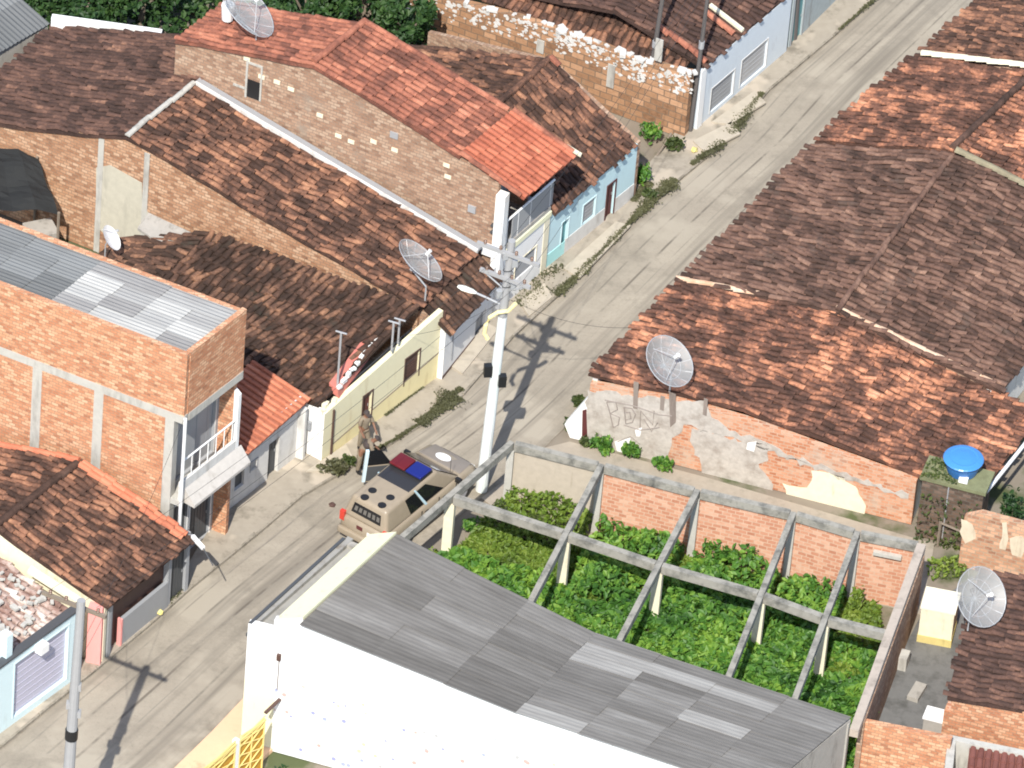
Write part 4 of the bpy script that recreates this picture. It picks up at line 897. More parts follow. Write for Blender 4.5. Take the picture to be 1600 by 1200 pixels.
# roof and white capped wall at the far top left
t = thing('fibre_roof_shed', 'grey corrugated roofed shed at the top left corner behind brown roofs', 'shed', W(-20, 150))
mb = MB(); sheets(mb, W(-260, 230, 3.2), W(78, 38, 3.2), W(-10, -40, 3.6), W(-350, 150, 3.6), 6, 2, seed=9); mb.build('roof', ROOFD, t)
mb = MB(); wall(mb, W(-260, 335), W(70, 160), 0, 3.1, 3.1, .15); mb.build('wall', CONC, t)
mb = MB(); a_, b_ = at(W(80, 28, 3.6), 0), at(W(252, 52, 3.6), 0); wall(mb, a_, b_, 0, 3.6, 3.6, .22); tag(mb.build('boundary_wall', WHITE, None, a_), 'white painted boundary wall behind the brown roof at the top left', 'wall')
mb = MB(); ru = random.Random(77)
cover_poly = [W(*p) for p in ((20, 60), (330, -60), (720, -60), (660, 150), (560, 190), (420, 210), (330, 190), (120, 190))]
xs_ = [p.x for p in cover_poly]; ys_ = [p.y for p in cover_poly]
def in_poly(p, poly):
    c = False
    for i in range(len(poly)):
        a, b = poly[i], poly[i-1]
        if (a.y > p.y) != (b.y > p.y) and p.x < (b.x - a.x) * (p.y - a.y) / (b.y - a.y) + a.x: c = not c
    return c
for k in range(16000):
    p = Vector((ru.uniform(min(xs_), max(xs_)), ru.uniform(min(ys_), max(ys_)), 0))
    if in_poly(p, cover_poly): leaves(mb, [at(p, (1.1 + .5 * math.sin(p.x * 1.7) * math.sin(p.y * 1.5) + .2 * math.sin(p.x * 4 + p.y * 3)) * (1 - .5 * ru.random() ** 2))], .12, ru, .4)
o = mb.build('undergrowth', TREEL); o['kind'] = 'stuff'
for k, (px, py, h, r, lab) in enumerate(((130, 85, 3.0, 1.7, 'dark bushy tree behind the white boundary wall, nearest the left corner'), (215, 70, 3.4, 1.6, 'rounded green tree behind the white boundary wall, beside the orange gable roof'), (470, 105, 4.0, 1.7, 'broad dark tree behind the orange gable roof, nearest the big dish'), (560, 100, 4.4, 1.8, 'tall bluish green tree behind the ridge of the balcony house'), (625, 120, 3.2, 1.2, 'small drooping green tree at the lower end of the crumbling wall'), (30, 60, 2.6, 1.2, 'yellowish green tree at the extreme top left corner'), (300, 20, 3.6, 1.6, 'green tree half hidden by the orange gable roof at the top edge'))):
    tree(lab, W(px, py), h, r, TREEL, 1900, 40 + k, 'trees behind the left houses')
for k, (px, py, r, h, mt, lab) in enumerate(((770, 62, .85, 1.3, WEED, 'leafy weed clump against the crumbling wall behind the brown roof'), (830, 80, .7, 1.0, WEED, 'low weed clump at the crumbling wall beside the tile ridge'), (925, 128, .6, 1.5, VINE, 'upright green bush in the gap between light blue house and crumbling wall'), (945, 160, .45, .9, VINE, 'small dark bush below the pier of the crumbling wall'), (1012, 225, .55, .9, VINE, 'dark bush at the street end of the crumbling wall'), (1050, 238, .5, .7, WEED, 'low bush under the leaning post by the crumbling wall'), (1003, 285, .5, .9, VINE, 'dark green bush beside the light blue house corner'), (1018, 312, .4, .4, WEED, 'flat grassy bush on the pavement end by the light blue house'),
        (518, 738, .62, .6, GRASSM, 'dense low green bush at the corner of the yellow house'), (545, 728, .35, .45, WEED, 'small grassy bush in front of the yellow house wall'))):
    shrub('shrub', lab, px, py, r, h, mt, int(300 * r * 2), .075, 'shrubs along the left houses', 60 + k)

# ================================================================== RIGHT SIDE OF THE STREET
# --- white building with the grey roof
GA = W(376, 1160); GS = adir(-15.0); GF = adir(58.5)
def vg(px, py): return V(px, py, GA, GA + GS)
def ug(p): return (at(p, 0) - GA).dot(GS)
t = thing('white_building', 'white walled building with grey fibre cement roof and pale yellow street parapet', 'building', GA)
zc = vg(395, 976).z
PZ = 5.45
P0, P1 = W(472, 972, PZ), W(620, 835, PZ); u0 = ug(P0)
off0 = at(P0, 0) - (GA + GS * u0)                     # roof corner lies on the side wall line
def vr(px, py): return V(px, py, P0, P0 + GS)
def vb(px, py): return V(px, py, P1, P1 + GS)
M0, N0 = vr(810, 1110), vr(1050, 1190); M1, N1 = vb(930, 990), vb(1330, 1121)
L0_ = (at(N1, 0) - at(P1, 0)).length; N0 = P0 + GS * L0_; k_ = (vr(1050, 1190).z - M0.z) / ((at(vr(1050, 1190), 0) - at(M0, 0)).length); N0.z = M0.z + k_ * ((at(N0, 0) - at(M0, 0)).length)
lenF = (at(P1, 0) - at(P0, 0)).length
mb = MB(); prof = [(0, 0), (0, zc), (u0 - .88, zc + .02), (u0 - .88, PZ - .30), (u0 - .06, PZ + .02), (u0 - .02, PZ + .02), (u0 + .02, PZ - .10), (ug(M0), M0.z - .12), (ug(N0), N0.z - .12), (ug(N0), 0)]
gable(mb, GA, prof, GS, .2); 
def mural_mat():
    m, nt, b = new_mat('white_painted_mural')
    tc = N(nt, 'ShaderNodeTexCoord'); vo = N(nt, 'ShaderNodeTexVoronoi'); vo.inputs['Scale'].default_value = 3.2; nt.links.new(tc.outputs['UV'], vo.inputs['Vector'])
    sel = N(nt, 'ShaderNodeSeparateColor'); nt.links.new(vo.outputs['Color'], sel.inputs[0])
    dot = step(nt, vo.outputs['Distance'], .30, .18); pick = step(nt, sel.outputs[0], .30, .35)
    sep = N(nt, 'ShaderNodeSeparateXYZ'); nt.links.new(tc.outputs['UV'], sep.inputs[0])
    low = step(nt, sep.outputs['Y'], 2.95, 2.85)
    cr = ramp(nt, [(0, (.30, .32, .52)), (.25, (.52, .36, .32)), (.5, (.42, .42, .42)), (.75, (.34, .38, .54)), (.9, (.55, .50, .34))], 'CONSTANT'); nt.links.new(sel.outputs[1], cr.inputs[0])
    a = N(nt, 'ShaderNodeMath', operation='MULTIPLY'); nt.links.new(dot, a.inputs[0]); nt.links.new(pick, a.inputs[1])
    a2 = N(nt, 'ShaderNodeMath', operation='MULTIPLY'); nt.links.new(a.outputs[0], a2.inputs[0]); nt.links.new(low, a2.inputs[1])
    base = mixc(nt, step(nt, noise(nt, .9, 5, .7), .52, .75), (.80, .81, .80), (.64, .645, .62)); base = mixc(nt, step(nt, noise(nt, 1.0, 5, .7, vec=tc.outputs['UV'], stretch=(5, .35, 1)), .60, .76), base, (.50, .495, .47))
    nt.links.new(mixc(nt, a2.outputs[0], base, cr.outputs[0]), b.inputs['Base Color']); b.inputs['Roughness'].default_value = .8
    bump(nt, b, noise(nt, 12, 4), .2, .01); return m
mb.build('mural_wall', mural_mat(), t)
mb = MB(); wall(mb, GA + GF * .21, GA + GF * (lenF + .1), 0, zc - .02, zc - .02, .2, -1); mb.build('street_wall', plaster('dull_front_paint', (.30, .29, .265), amount=.5), t)
bA = at(P1, 0) - GS * u0
mb = MB(); gable(mb, bA, [(0, 0), (0, zc - .02), (u0 - .32, zc - .1), (u0 - .02, PZ - .1), (ug(M1) - 0 if False else (at(M1, 0) - bA).dot(GS), M1.z - .14), ((at(N1, 0) - bA).dot(GS), N1.z - .14), ((at(N1, 0) - bA).dot(GS), 0)], GS, .2, -1); mb.build('rear_wall', CONC, t)
mb = MB(); wall(mb, GA + GS * (ug(N0) - .01) + GF * .2, at(N1, 0), 0, N0.z - .1, N1.z - .1, .2); mb.build('end_wall', CONC, t)
mb = MB(); c_ = [GA + GS * .12 + GF * .2, GA + GS * (u0 - .84) + GF * .2, bA + GS * (u0 - .84), bA + GS * .12]; mb.prism(c_, zc - .42, zc - .16); mb.build('terrace_slab', plaster('dull_terrace', (.30, .29, .265), amount=.4, dirt=(.2, .19, .17), streak=False), t)
mb = MB(); a_, b_ = GA + GS * (u0 - .86) + GF * .01, bA + GS * (u0 - .86); w_ = GS * .84
mb.extr([at(a_, zc - .15), at(a_ + w_, zc - .15), at(a_ + w_, PZ + .10), at(a_, PZ - .28)], b_ - a_); mb.build('parapet', LEMON, t)
mb = MB(); a_ = GA + GF * .01; mb.extr([at(a_, zc - .15), at(a_ + GS * .10, zc - .15), at(a_ + GS * .10, zc + .03), at(a_, zc + .03)], bA - GA); mb.build('terrace_edge', DGREY, t)
mb = MB(); mb.extr([at(GA - GS * .05, 4.22), at(GA - GS * .05, 4.34), at(GA, 4.34), at(GA, 4.22)], bA - GA); mb.build('street_ledge', DGREY, t)
def tn_g(i, j, rng): return rng.choice([.05, .12, .2, .25, .3, .42])
def tn_g2(i, j, rng): return rng.choice([.1, .2, .3, .35, .42, .5]) if (i, j) not in ((7, 1), (7, 2), (7, 3), (6, 3), (4, 1), (0, 3)) else .78
ov = -GF * .14
mb = MB(); sheets(mb, M0 + ov, M1, P1, P0 + ov, 6, 3, seed=31, tones=tn_g, amp=.0045); mb.build('roof', ROOFG, t)
mb = MB(); sheets(mb, N0 + ov, N1, M1 + Z * .015, M0 + ov + Z * .015, 9, 4, seed=33, tones=tn_g2, amp=.0045); mb.build('roof', ROOFG, t)
# painted lower part by the street and small lamp on the wall
mb = MB(); a_, b_ = vg(389, 1060), vg(440, 1082)
mb.extr([at(GA + GS * .01 - GF * .012, .0), at(GA + GS * .95 - GF * .012, .0), at(GA + GS * .95 - GF * .012, 2.45), at(GA + GS * .01 - GF * .012, 2.55)], GF * .011); mb.build('dado', LEMON, t)
mb = MB(); p = vg(437, 1030); mb.box(at(p - GF * .05, p.z), .12, .09, .22, R(-15)); mb.tube([p - GF * .03, at(p - GF * .03, p.z - 1.2)], .012, 5); mb.build('wall_lamp', BROWNW, t)
mb = MB(); p0, p1 = vg(438, 1092) - GF * .02, vg(438, 1092) - GF * .75 + Z * .0; mb.bar(p0 + Z * .03, p1, .10, .06); mb.build('bracket', BROWNW, t)  # dark bar stands in for the slanting shadow on the wall
# --- yellow lattice gate beside it
t = thing('yellow_gate', 'yellow and ochre lattice gate with a white post beside the white mural wall', 'gate', W(372, 1170, 0))
ga, gb = W(300, 1216, 2.15), W(412, 1122, 2.15); gd = (at(gb, 0) - at(ga, 0)).normalized(); gL = (at(gb, 0) - at(ga, 0)).length; gn = Vector((gd.y, -gd.x, 0))
def pg(u, z, d=0): return at(ga + gd * u + gn * d, z)
post_u = (at(W(372, 1160, 2.15), 0) - at(ga, 0)).dot(gd)
mb = MB(); mb.box(pg(post_u, 0), .16, .16, 2.22, R(58)); mb.build('post', WHITE, t)
for (a_, b_) in ((0.0, post_u - .09), (post_u + .09, gL)):
    mb = MB(); mb.extr([pg(a_, .1, .03), pg(b_, .1, .03), pg(b_, 2.08, .03), pg(a_, 2.08, .03)], gn * -.02); pnl = mb.build('panel', OCHRE, t)
    mb = MB()
    for k in range(6):
        z = .2 + k * .42; mb.tube([pg(a_ + .03, z, .07), pg(b_ - .03, min(2.1, z + .55), .07)], .022, 5); mb.tube([pg(a_ + .03, min(2.1, z + .5), .075), pg(b_ - .03, z, .075)], .022, 5)
    mb.bar(pg(a_, 2.17, .06), pg(b_, 2.17, .06), .07, .07); mb.bar(pg(a_, .12, .06), pg(b_, .12, .06), .07, .07)
    for u in (a_ + .03, (a_ + b_) / 2, b_ - .03): mb.tube([pg(u, .1, .06), pg(u, 2.15, .06)], .03, 6)
    mb.build('lattice', paint('yellow_paint', (.78, .62, .22), .5), pnl)
rng = random.Random(3); c = W(432, 1300, 0); t = thing('potted_plant', 'green garden plant with red flowers below the white mural wall', 'plant', c)
mb = MB(); mb.lathe(c, [(.16, 0), (.22, .35), (.24, .36), (.20, .38)], 14); mb.build('pot', ORN, t)
mb = MB(); mb.tube([c + Z * .3, c + Z * 1.6], .02, 5); mb.build('stem', WOOD, t)
mb = MB(); leaves(mb, blob_pts((c.x, c.y, 1.9), .5, .5, .75, 260, rng, .3), .09, rng); mb.build('foliage', TREEL, t)
mb = MB(); leaves(mb, blob_pts((c.x + .3, c.y, 2.3), .35, .3, .3, 20, rng, .6), .06, rng); mb.build('flowers', REDP, t)

# --- unfinished concrete frame and the brick wall under it
FB = [W(*p, 2.7) for p in ((800, 690), (940, 725), (1090, 765), (1240, 800), (1340, 830), (1440, 850))]
FM = [W(*p, 2.7) for p in ((705, 772), (885, 831), (1030, 880), (1190, 926), (1290, 963), (1390, 988))]
FE = []
for b_, m_ in zip(FB, FM): d_ = (m_ - b_).normalized(); FE.append(m_ + d_ * 4.6)
FE[0] = FM[0] + (FM[0] - FB[0]).normalized() * 3.6
t = thing('beam_structure', 'roofless frame of mossy concrete beams and pale posts around the overgrown plot', 'frame', at(FM[2], 0))
def beam(a, b, w=.20, h=.28, nm='beam', mt=BEAM):
    m_ = MB(); m_.bar(a, b, w, h); return m_.build(nm, mt, t)
for a, b in zip(FB, FB[1:]): d_ = (b - a).normalized(); beam(a + d_ * .11, b - d_ * .11, .20)
for a, b in zip(FM, FM[1:]): d_ = (b - a).normalized(); beam(a + d_ * .11 - Z * .01, b - d_ * .11 - Z * .01, .20, .30)
for k, (a, b) in enumerate(zip(FB, FE)): beam(a + Z * .012, b + Z * .012, (.18 if k < 5 else .27), .28, mt=BEAM if k < 5 else plaster('earthy_concrete', (.42, .36, .30), dirt=(.2, .17, .14), amount=.5, streak=False))
for p in FM[:5]: m_ = MB(); m_.box(at(p, 0), .30, .2, 2.36, R(-14)); m_.build('post', CREAMP, t)
for k in (0, 1, 2, 3, 4, 5): m_ = MB(); m_.box(at(FB[k] + (FM[k] - FB[k]).normalized() * .0, 0), .22, .2, 2.38, R(-14)); m_.build('post', CONCL, t)
BW = thing('brick_infill_wall', 'pinkish orange hollow brick wall standing under the back beams of the concrete frame', 'wall', at(FB[2], 0))
for a, b in zip(FB[1:], FB[2:]):
    d_ = (b - a).normalized(); m_ = MB(); wall(m_, a + d_ * .115, b - d_ * .115, 0, 2.39, 2.39, .13); m_.build('brick_panel', BRKR, BW)
m_ = MB(); d_ = (FB[1] - FB[0]).normalized(); wall(m_, FB[0] + d_ * .115, FB[1] - d_ * .115, 0, 2.39, 2.39, .13); m_.build('rendered_panel', plaster('beige_render', (.46, .40, .32), amount=.3, dirt=(.34, .29, .22)), BW)
a, b = FB[5], FB[5] + (FM[5] - FB[5]) * 1.9; d_ = (b - a).normalized(); m_ = MB(); wall(m_, a + d_ * .12, b, 0, 2.39, 2.39, .16); m_.build('end_brick_panel', BRKO, BW)
m_ = MB(); p = V(1387, 862, FB[4], FB[5]); q_ = (FB[5] - FB[4]).normalized(); nf = Vector((q_.y, -q_.x, 0)); m_.extr([p - q_ * .42 + nf * .01, p + q_ * .45 + nf * .01, p + q_ * .45 + nf * .16, p - q_ * .42 + nf * .16], -Z * .12); m_.build('ledge', CONCL, BW)
# vegetation filling the plot
def inside(p, poly):
    c = False; n = len(poly)
    for i in range(n):
        a, b = poly[i], poly[i-1]
        if (a.y > p.y) != (b.y > p.y) and p.x < (b.x - a.x) * (p.y - a.y) / (b.y - a.y) + a.x: c = not c
    return c
def cover(poly, dens, size, hfun, rng, mb, flat=.45, tone=None):
    xs = [p.x for p in poly]; ys = [p.y for p in poly]; n = int((max(xs) - min(xs)) * (max(ys) - min(ys)) * dens)
    for k in range(n):
        p = Vector((rng.uniform(min(xs), max(xs)), rng.uniform(min(ys), max(ys)), 0))
        if inside(p, poly): leaves(mb, [at(p, hfun(p) * (1 - .55 * rng.random() ** 2))], size, rng, flat, tone=tone)
rv = random.Random(21)
G_ = lambda p: at(p, 0)
front = [G_(FM[0]), G_(FM[5]), G_(FE[5]), G_(FE[4]), G_(FE[2]), G_(FE[1]), G_(FE[0])]
hv = lambda p: .42 + .20 * math.sin(p.x * 1.3 + 1) * math.sin(p.y * 1.1) + .13 * math.sin(p.x * 3.1 + p.y * 2.3) + .06 * math.sin(p.x * 6 - p.y * 5)
mb = MB(); cover(front, 120, .19, lambda p: hv(p) + .12, rv, mb); cover(front, 150, .11, lambda p: hv(p) * 1.35 + .18 * max(0, math.sin(p.x * 2.2 + p.y * 3.3)), rv, mb)
tk = [G_(FB[1].lerp(FM[1], .75)), G_(FB[5].lerp(FM[5], .55)), G_(FM[5]), G_(FM[1])]; cover(tk, 150, .12, lambda p: hv(p) * .75, rv, mb)
hb = [G_(FB[2].lerp(FM[2], .55)), G_(FB[3].lerp(FM[3], .35)), G_(FM[3]), G_(FM[2])]; cover(hb, 150, .12, lambda p: hv(p) + .25, rv, mb)
for i_, (a0, a1, h0, h1, hh) in enumerate(((.06, .95, .34, .5, .95), (.05, .95, .26, .52, 1.0), (.05, .95, .30, .5, .8))):
    k_ = i_ + 1; A0, A1, B0_, B1_ = FB[k_], FB[k_+1], FM[k_], FM[k_+1]
    cover([G_(A0.lerp(A1, a0).lerp(B0_.lerp(B1_, a0), .04)), G_(A0.lerp(A1, a1).lerp(B0_.lerp(B1_, a1), .04)), G_(B0_.lerp(B1_, .97)), G_(B0_.lerp(B1_, .03))], 190, .11, lambda p: hh * (.72 + .45 * math.sin(p.x * 2.3) * math.sin(p.y * 1.9 + 1)), rv, mb)
o = mb.build('creeper', VINE); o['kind'] = 'stuff'
mb = MB(); bk = [G_(FB[0].lerp(FM[0], .40)), G_(FB[1].lerp(FM[1], .36)), G_(FB[1].lerp(FM[1], .06)), G_(FB[2].lerp(FM[2], .05)), G_(FB[3].lerp(FM[3], .05)), G_(FB[4].lerp(FM[4], .05)), G_(FB[4].lerp(FB[5], .45)), G_(FB[5].lerp(FM[5], .75)), G_(FM[4]), G_(FM[2]), G_(FM[0])]
cover(bk, 330, .085, lambda p: .16 + .1 * math.sin(p.x * 2.1) * math.sin(p.y * 2.7), rv, mb, .5)
cover([G_(W(1448, 878)), G_(W(1512, 870)), G_(W(1505, 905)), G_(W(1450, 912))], 150, .07, lambda p: .15, rv, mb)
cover([G_(FE[0]), G_(FM[0]), G_(FM[0]) + adir(150) * .5, G_(FE[0]) + adir(150) * .6], 200, .08, lambda p: .35, rv, mb)
dB = (FM[0] - FB[0]); dB = Vector((dB.x, dB.y, 0)); wd0 = (FB[1] - FB[0]); wn0 = Vector((wd0.y, -wd0.x, 0)).normalized()
hb1 = lambda p: max(.15, 1.0 - .38 * max(0, (p - G_(FB[0])).dot(wn0)) + .22 * math.sin(p.x * 2.4 + 1) * math.sin(p.y * 2.1))
cover([G_(FB[0].lerp(FB[1], .02)), G_(FB[0].lerp(FB[1], .96)), G_(FB[1].lerp(FM[1], .85)), G_(FB[0].lerp(FM[0], .85))], 420, .08, hb1, rv, mb, .5)
o = mb.build('mossy_weeds', LIME); o['kind'] = 'stuff'
for k, (px, py, r, h, mt, lab) in enumerate(((835, 838, .55, .9, WEED, 'greyish weed clump in the open first bay of the concrete frame'), (785, 812, .4, .8, WEED, 'grey green weed clump at the street corner of the concrete frame'), (878, 850, .45, .8, WEED, 'small weed clump against the second cross beam of the frame'), (1338, 958, .4, 1.2, LIME, 'tall yellow green plant climbing the last brick panel of the frame'), (1125, 880, .7, 1.1, VINE, 'leafy bush against the second brick panel of the frame'), (735, 830, .45, .6, VINE, 'dark bush behind the first pale post of the frame'),
        (888, 668, .32, .5, WEED, 'small round bush at the left end of the graffiti wall'), (905, 632, .3, .45, WEED, 'small olive bush at the street corner of the graffiti house'), (945, 704, .5, .75, VINE, 'green bush below the scribbles of the graffiti wall'), (985, 716, .5, .6, VINE, 'wide low bush in the middle foot of the graffiti wall'), (1040, 735, .5, .5, VINE, 'low bush by the bare orange brick patch of the graffiti wall'), (915, 696, .3, .35, WEED, 'tiny bush under the white lit end of the graffiti wall'),
        (1578, 852, .7, 2.6, TREEL, 'dark broad leaved bush behind the patched brick wall near the blue tank'))):
    shrub('shrub', lab, px, py, r, h, mt, int(330 * r * 2), .08, 'shrubs on the right side', 90 + k)

# --- graffiti house (right of the junction)
K5 = W(914, 690); S5 = adir(-14.2); n5 = Vector((-S5.y, S5.x, 0))
def v5(px, py, d=0): return V(px, py, K5 - n5 * d, K5 - n5 * d + S5)
t = thing('graffiti_house', 'old house with patchy orange tile roof and scribbled peeling side wall', 'house', K5)
def u5(p): return (p - K5).dot(S5)
e0 = W(919, 580, 2.78); e1 = W(1056, 438, 2.78); r1 = W(1305, 484, 3.25); r0 = W(1165, 640, 2.72); k0 = W(1532, 774, 1.72); k1 = W(1628, 640, 1.45)
mb = MB(); tile_roof(mb, e0, e1, r1, r0, seed=41, sag=.07, jit=.032); tile_roof(mb, k0, k1, r1, r0, seed=42, sag=.07, jit=.034); rf = mb.build('roof', MIXT, t)
mb = MB(); ridge_row(mb, e1 + Z * .08, r1.lerp(e1, .42) + Z * .06, .10, seed=44, tone=(.7, .3), jit=.02); PMT = tile_mat('pale_mortared_tile', [(0, (.40, .20, .12)), (.5, (.55, .34, .22)), (1, (.66, .55, .42))], cl=.4); mb.build('ridge', PMT, rf); mb = MB(); ridge_row(mb, r1 + Z * .06, W(1562, 606, 1.9) + Z * .05, .11, seed=43, tone=(.75, .25), jit=.03); mb.build('ridge', PMT, rf)
mb = MB(); pt_ = [v5(925, 600), v5(1050, 622), v5(1165, 655), v5(1300, 704), v5(1432, 752)]
gable(mb, K5, [(0, 0), (0, pt_[0].z)] + [(u5(p), p.z) for p in pt_[1:]] + [(u5(pt_[-1]), 0)], S5, .2); mb.build('side_wall', brick_mat('stained_orange_brick', (.54, .26, .15), (.46, .19, .10), (.50, .35, .25), patch=(.46, .39, .31), pamt=.65, bw=.24, bh=.12, msize=.014, dark=(.33, .14, .08), light=(.62, .38, .26)), t)
mb = MB(); en = at(K5 + S5 * u5(pt_[-1]), 0); wall(mb, K5 + n5 * .2, at(e1, 0), 0, 2.6, 2.6, .18, -1); mb.build('street_wall', WHITED, t); mb = MB(); wall(mb, en + n5 * .2, en + n5 * 5, 0, 1.8, 1.6, .18); mb.build('rear_wall', WHITED, t)
def rough(pts, amp=4.5, seed=1):
    r_ = random.Random(seed); out = []
    for (x0, y0), (x1, y1) in zip(pts, pts[1:] + pts[:1]):
        L = math.hypot(x1 - x0, y1 - y0); n = max(1, int(L / 9))
        for k in range(n): f = k / n; a = amp if k else amp * .4; out.append((x0 + (x1 - x0) * f + r_.uniform(-a, a), y0 + (y1 - y0) * f + r_.uniform(-a, a)))
    return out
OLDP = plaster('peeling_render', (.47, .435, .385), var=.3, dirt=(.28, .24, .20), amount=.75, streak=False, scale=2.2)
for nm, mt, pts in (('render_patch', OLDP, [(917, 610), (962, 612), (1005, 620), (1052, 628), (1100, 626), (1108, 640), (1112, 652), (1140, 672), (1198, 692), (1198, 700), (1090, 668), (1068, 662), (1045, 702), (1036, 730), (1034, 760), (915, 735), (905, 700), (914, 660)]),
        ('render_patch', OLDP, [(1082, 668), (1130, 682), (1200, 702), (1202, 720), (1185, 724), (1200, 750), (1212, 775), (1210, 830), (1105, 800), (1102, 745), (1092, 715), (1078, 690)]),
        ('render_patch', CREAMP, [(1224, 755), (1262, 762), (1268, 735), (1310, 745), (1340, 765), (1352, 790), (1352, 850), (1226, 815)]),
        ('render_patch', OLDP, [(1180, 690), (1300, 735), (1420, 772), (1420, 779), (1300, 743), (1180, 698)])):
    mb = MB(); mb.extr([v5(x, y, .02) for x, y in rough(pts, 4.5, int(pts[0][0]))], n5 * .018); mb.build(nm, mt, t)
# sprayed scribbles on the render
gr = MB()
def scr(pts, r=.018): gr.tube([v5(x, y, .035) for x, y in pts], r, 5)
scr([(948, 628), (953, 645), (958, 668)]); scr([(948, 628), (962, 628), (965, 640), (953, 646), (968, 652), (966, 664), (958, 668)])
scr([(975, 636), (978, 662), (988, 660), (993, 648), (987, 638), (975, 636)]); scr([(975, 645), (984, 644), (986, 654), (978, 656)])
scr([(1000, 668), (1001, 642), (1020, 664), (1022, 642)]); scr([(945, 625), (990, 634), (1030, 648), (1050, 650)]); scr([(1006, 655), (1018, 674), (1028, 660)]); scr([(975, 664), (1000, 672), (1030, 668)])
scr([(965, 690), (985, 682), (1000, 694)], .014)
gr.build('sprayed_scribble', paint('grey_spray_paint', (.27, .235, .21), .8), t)
STAIN = plaster('soot_stain', (.24, .20, .17), amount=.5, dirt=(.15, .12, .1))
for pts in ([(990, 596), (998, 598), (996, 640), (989, 638)], [(1045, 612), (1056, 616), (1056, 660), (1047, 668)], [(1100, 622), (1106, 624), (1104, 650), (1098, 648)], [(1032, 618), (1039, 620), (1037, 642), (1031, 640)]):
    mb = MB(); mb.extr([v5(x, y, .03) for x, y in pts], n5 * .009); mb.build('stain', STAIN, t)
mb = MB()
for pts in ([(960, 690), (985, 684), (983, 712), (965, 708)], [(992, 672), (1003, 668), (1000, 682), (994, 682)], [(1168, 672 + 20), (1182, 690), (1178, 706), (1166, 702)]): mb.extr([v5(x, y, .031) for x, y in pts], n5 * .008)
mb.build('white_patch', WHITE, t)
mb = MB(); a_ = [v5(x, y, .0) for x, y in ((924, 615), (882, 663), (890, 690), (914, 692))]; mb.extr([a_[0], a_[1], at(a_[2], 0), at(a_[3], 0)], n5 * .22); mb.build('wing_wall', WHITE, t)
mb = MB(); a_ = [v5(x, y, .03) for x, y in ((910, 642), (916, 640), (918, 690), (909, 690))]; mb.extr(a_, n5 * .029); mb.build('stain', MAROON, t)

# --- big dark roof behind it, then the orange ones up the street
def row_house(name, label, e0, e1, r0, r1, k0, k1, mat, seed, wallm=WHITED):
    t = thing(name, label, 'house', at(e0, 0)); mb = MB()
    tile_roof(mb, e0, e1, r1, r0, seed=seed, sag=.07, jit=.030); tile_roof(mb, k0, k1, r1, r0, seed=seed + 1, sag=.07, jit=.030); rf = mb.build('roof', mat, t)
    mb = MB(); i_ = (at(r0, 0) - at(e0, 0)).normalized() * .35
    wall(mb, at(e0, 0) + i_, at(e1, 0) + i_, 0, e0.z - .16, e1.z - .16, .16, -1); mb.build('wall', wallm, t); mb = MB(); wall(mb, at(k0, 0) - i_, at(k1, 0) - i_, 0, k0.z - .16, k1.z - .16, .16); mb.build('wall', wallm, t)
    mb = MB(); d_ = (at(r0, 0) - at(e0, 0)).normalized()
    for e, r, k in ((e0, r0, k0), (e1, r1, k1)):
        q = at(e, 0) + d_ * .36; i2 = (at(e1, 0) - at(e0, 0)).normalized() * (.12 if e is e0 else -.3); q += i2
        ur, uk_ = (at(r, 0) - at(e, 0)).dot(d_) - .36, (at(k, 0) - at(e, 0)).dot(d_) - .72; gable(mb, q, [(0, 0), (0, e.z - .12), (ur, r.z - .18), (uk_, k.z - .12), (uk_, 0)], d_, .16)
    mb.build('side_wall', BRKO, t); return t, rf
e0, e1 = W(1060, 436, 2.92), W(1268, 222, 2.78); r0, r1 = W(1308, 484, 3.42), W(1492, 238, 3.75); k0, k1 = W(1566, 610, 2.0), W(1760, 372, 2.2)
t, rf = row_house('dark_roof_house', 'wide low house with dark mossy brown tile roof, largest on the street right side', e0, e1, r0, r1, k0, k1, DARKT, 45)
mb = MB(); ridge_row(mb, r0, r1, .10, seed=46, tone=(.5, .5), jit=.03); mb.build('ridge', DARKT, rf)
mb = MB(); ridge_row(mb, r1 + Z * .1, k1.lerp(r1, .3) + Z * .1, .13, seed=47, tone=(.3, .4), jit=.02); mb.build('gable_cap', tile_mat('lichen_cap_tile', [(0, (.15, .13, .09)), (1, (.34, .30, .20))]), rf)
e0, e1 = W(1272, 216, 2.85), W(1424, 96, 2.85) if False else W(1420, 84, 2.85); r0, r1 = W(1488, 232, 3.75), W(1620, 108, 3.75); k0, k1 = W(1720, 330, 2.9), W(1860, 210, 2.9)
t, rf = row_house('orange_roof_row_house', 'house with bright patchy orange tile roof between the dark roof and the top right corner', e0, e1, r0, r1, k0, k1, MIXT, 48)
mb = MB(); ridge_row(mb, r0, r1, .12, seed=49, tone=(0, .3)); mb.build('ridge', DARKT, rf)
mb = MB(); ridge_row(mb, e1.lerp(r1, .1) + Z * .08, r1 + Z * .08, .12, seed=50, tone=(.8, .2)); mb.build('gable_cap', CREAMP, rf)
e0, e1 = W(1430, 86, 2.85), W(1580, -60, 2.85); r0, r1 = W(1626, 104, 3.7), W(1790, -50, 3.7); k0, k1 = W(1850, 190, 2.9), W(2010, 40, 2.9)
t, rf = row_house('corner_row_house', 'house with red brown tile roof at the top right corner of the picture', e0, e1, r0, r1, k0, k1, OLD2, 51)
mb = MB(); ridge_row(mb, r0, r1, .12, seed=52); mb.build('ridge', OLD2, rf)

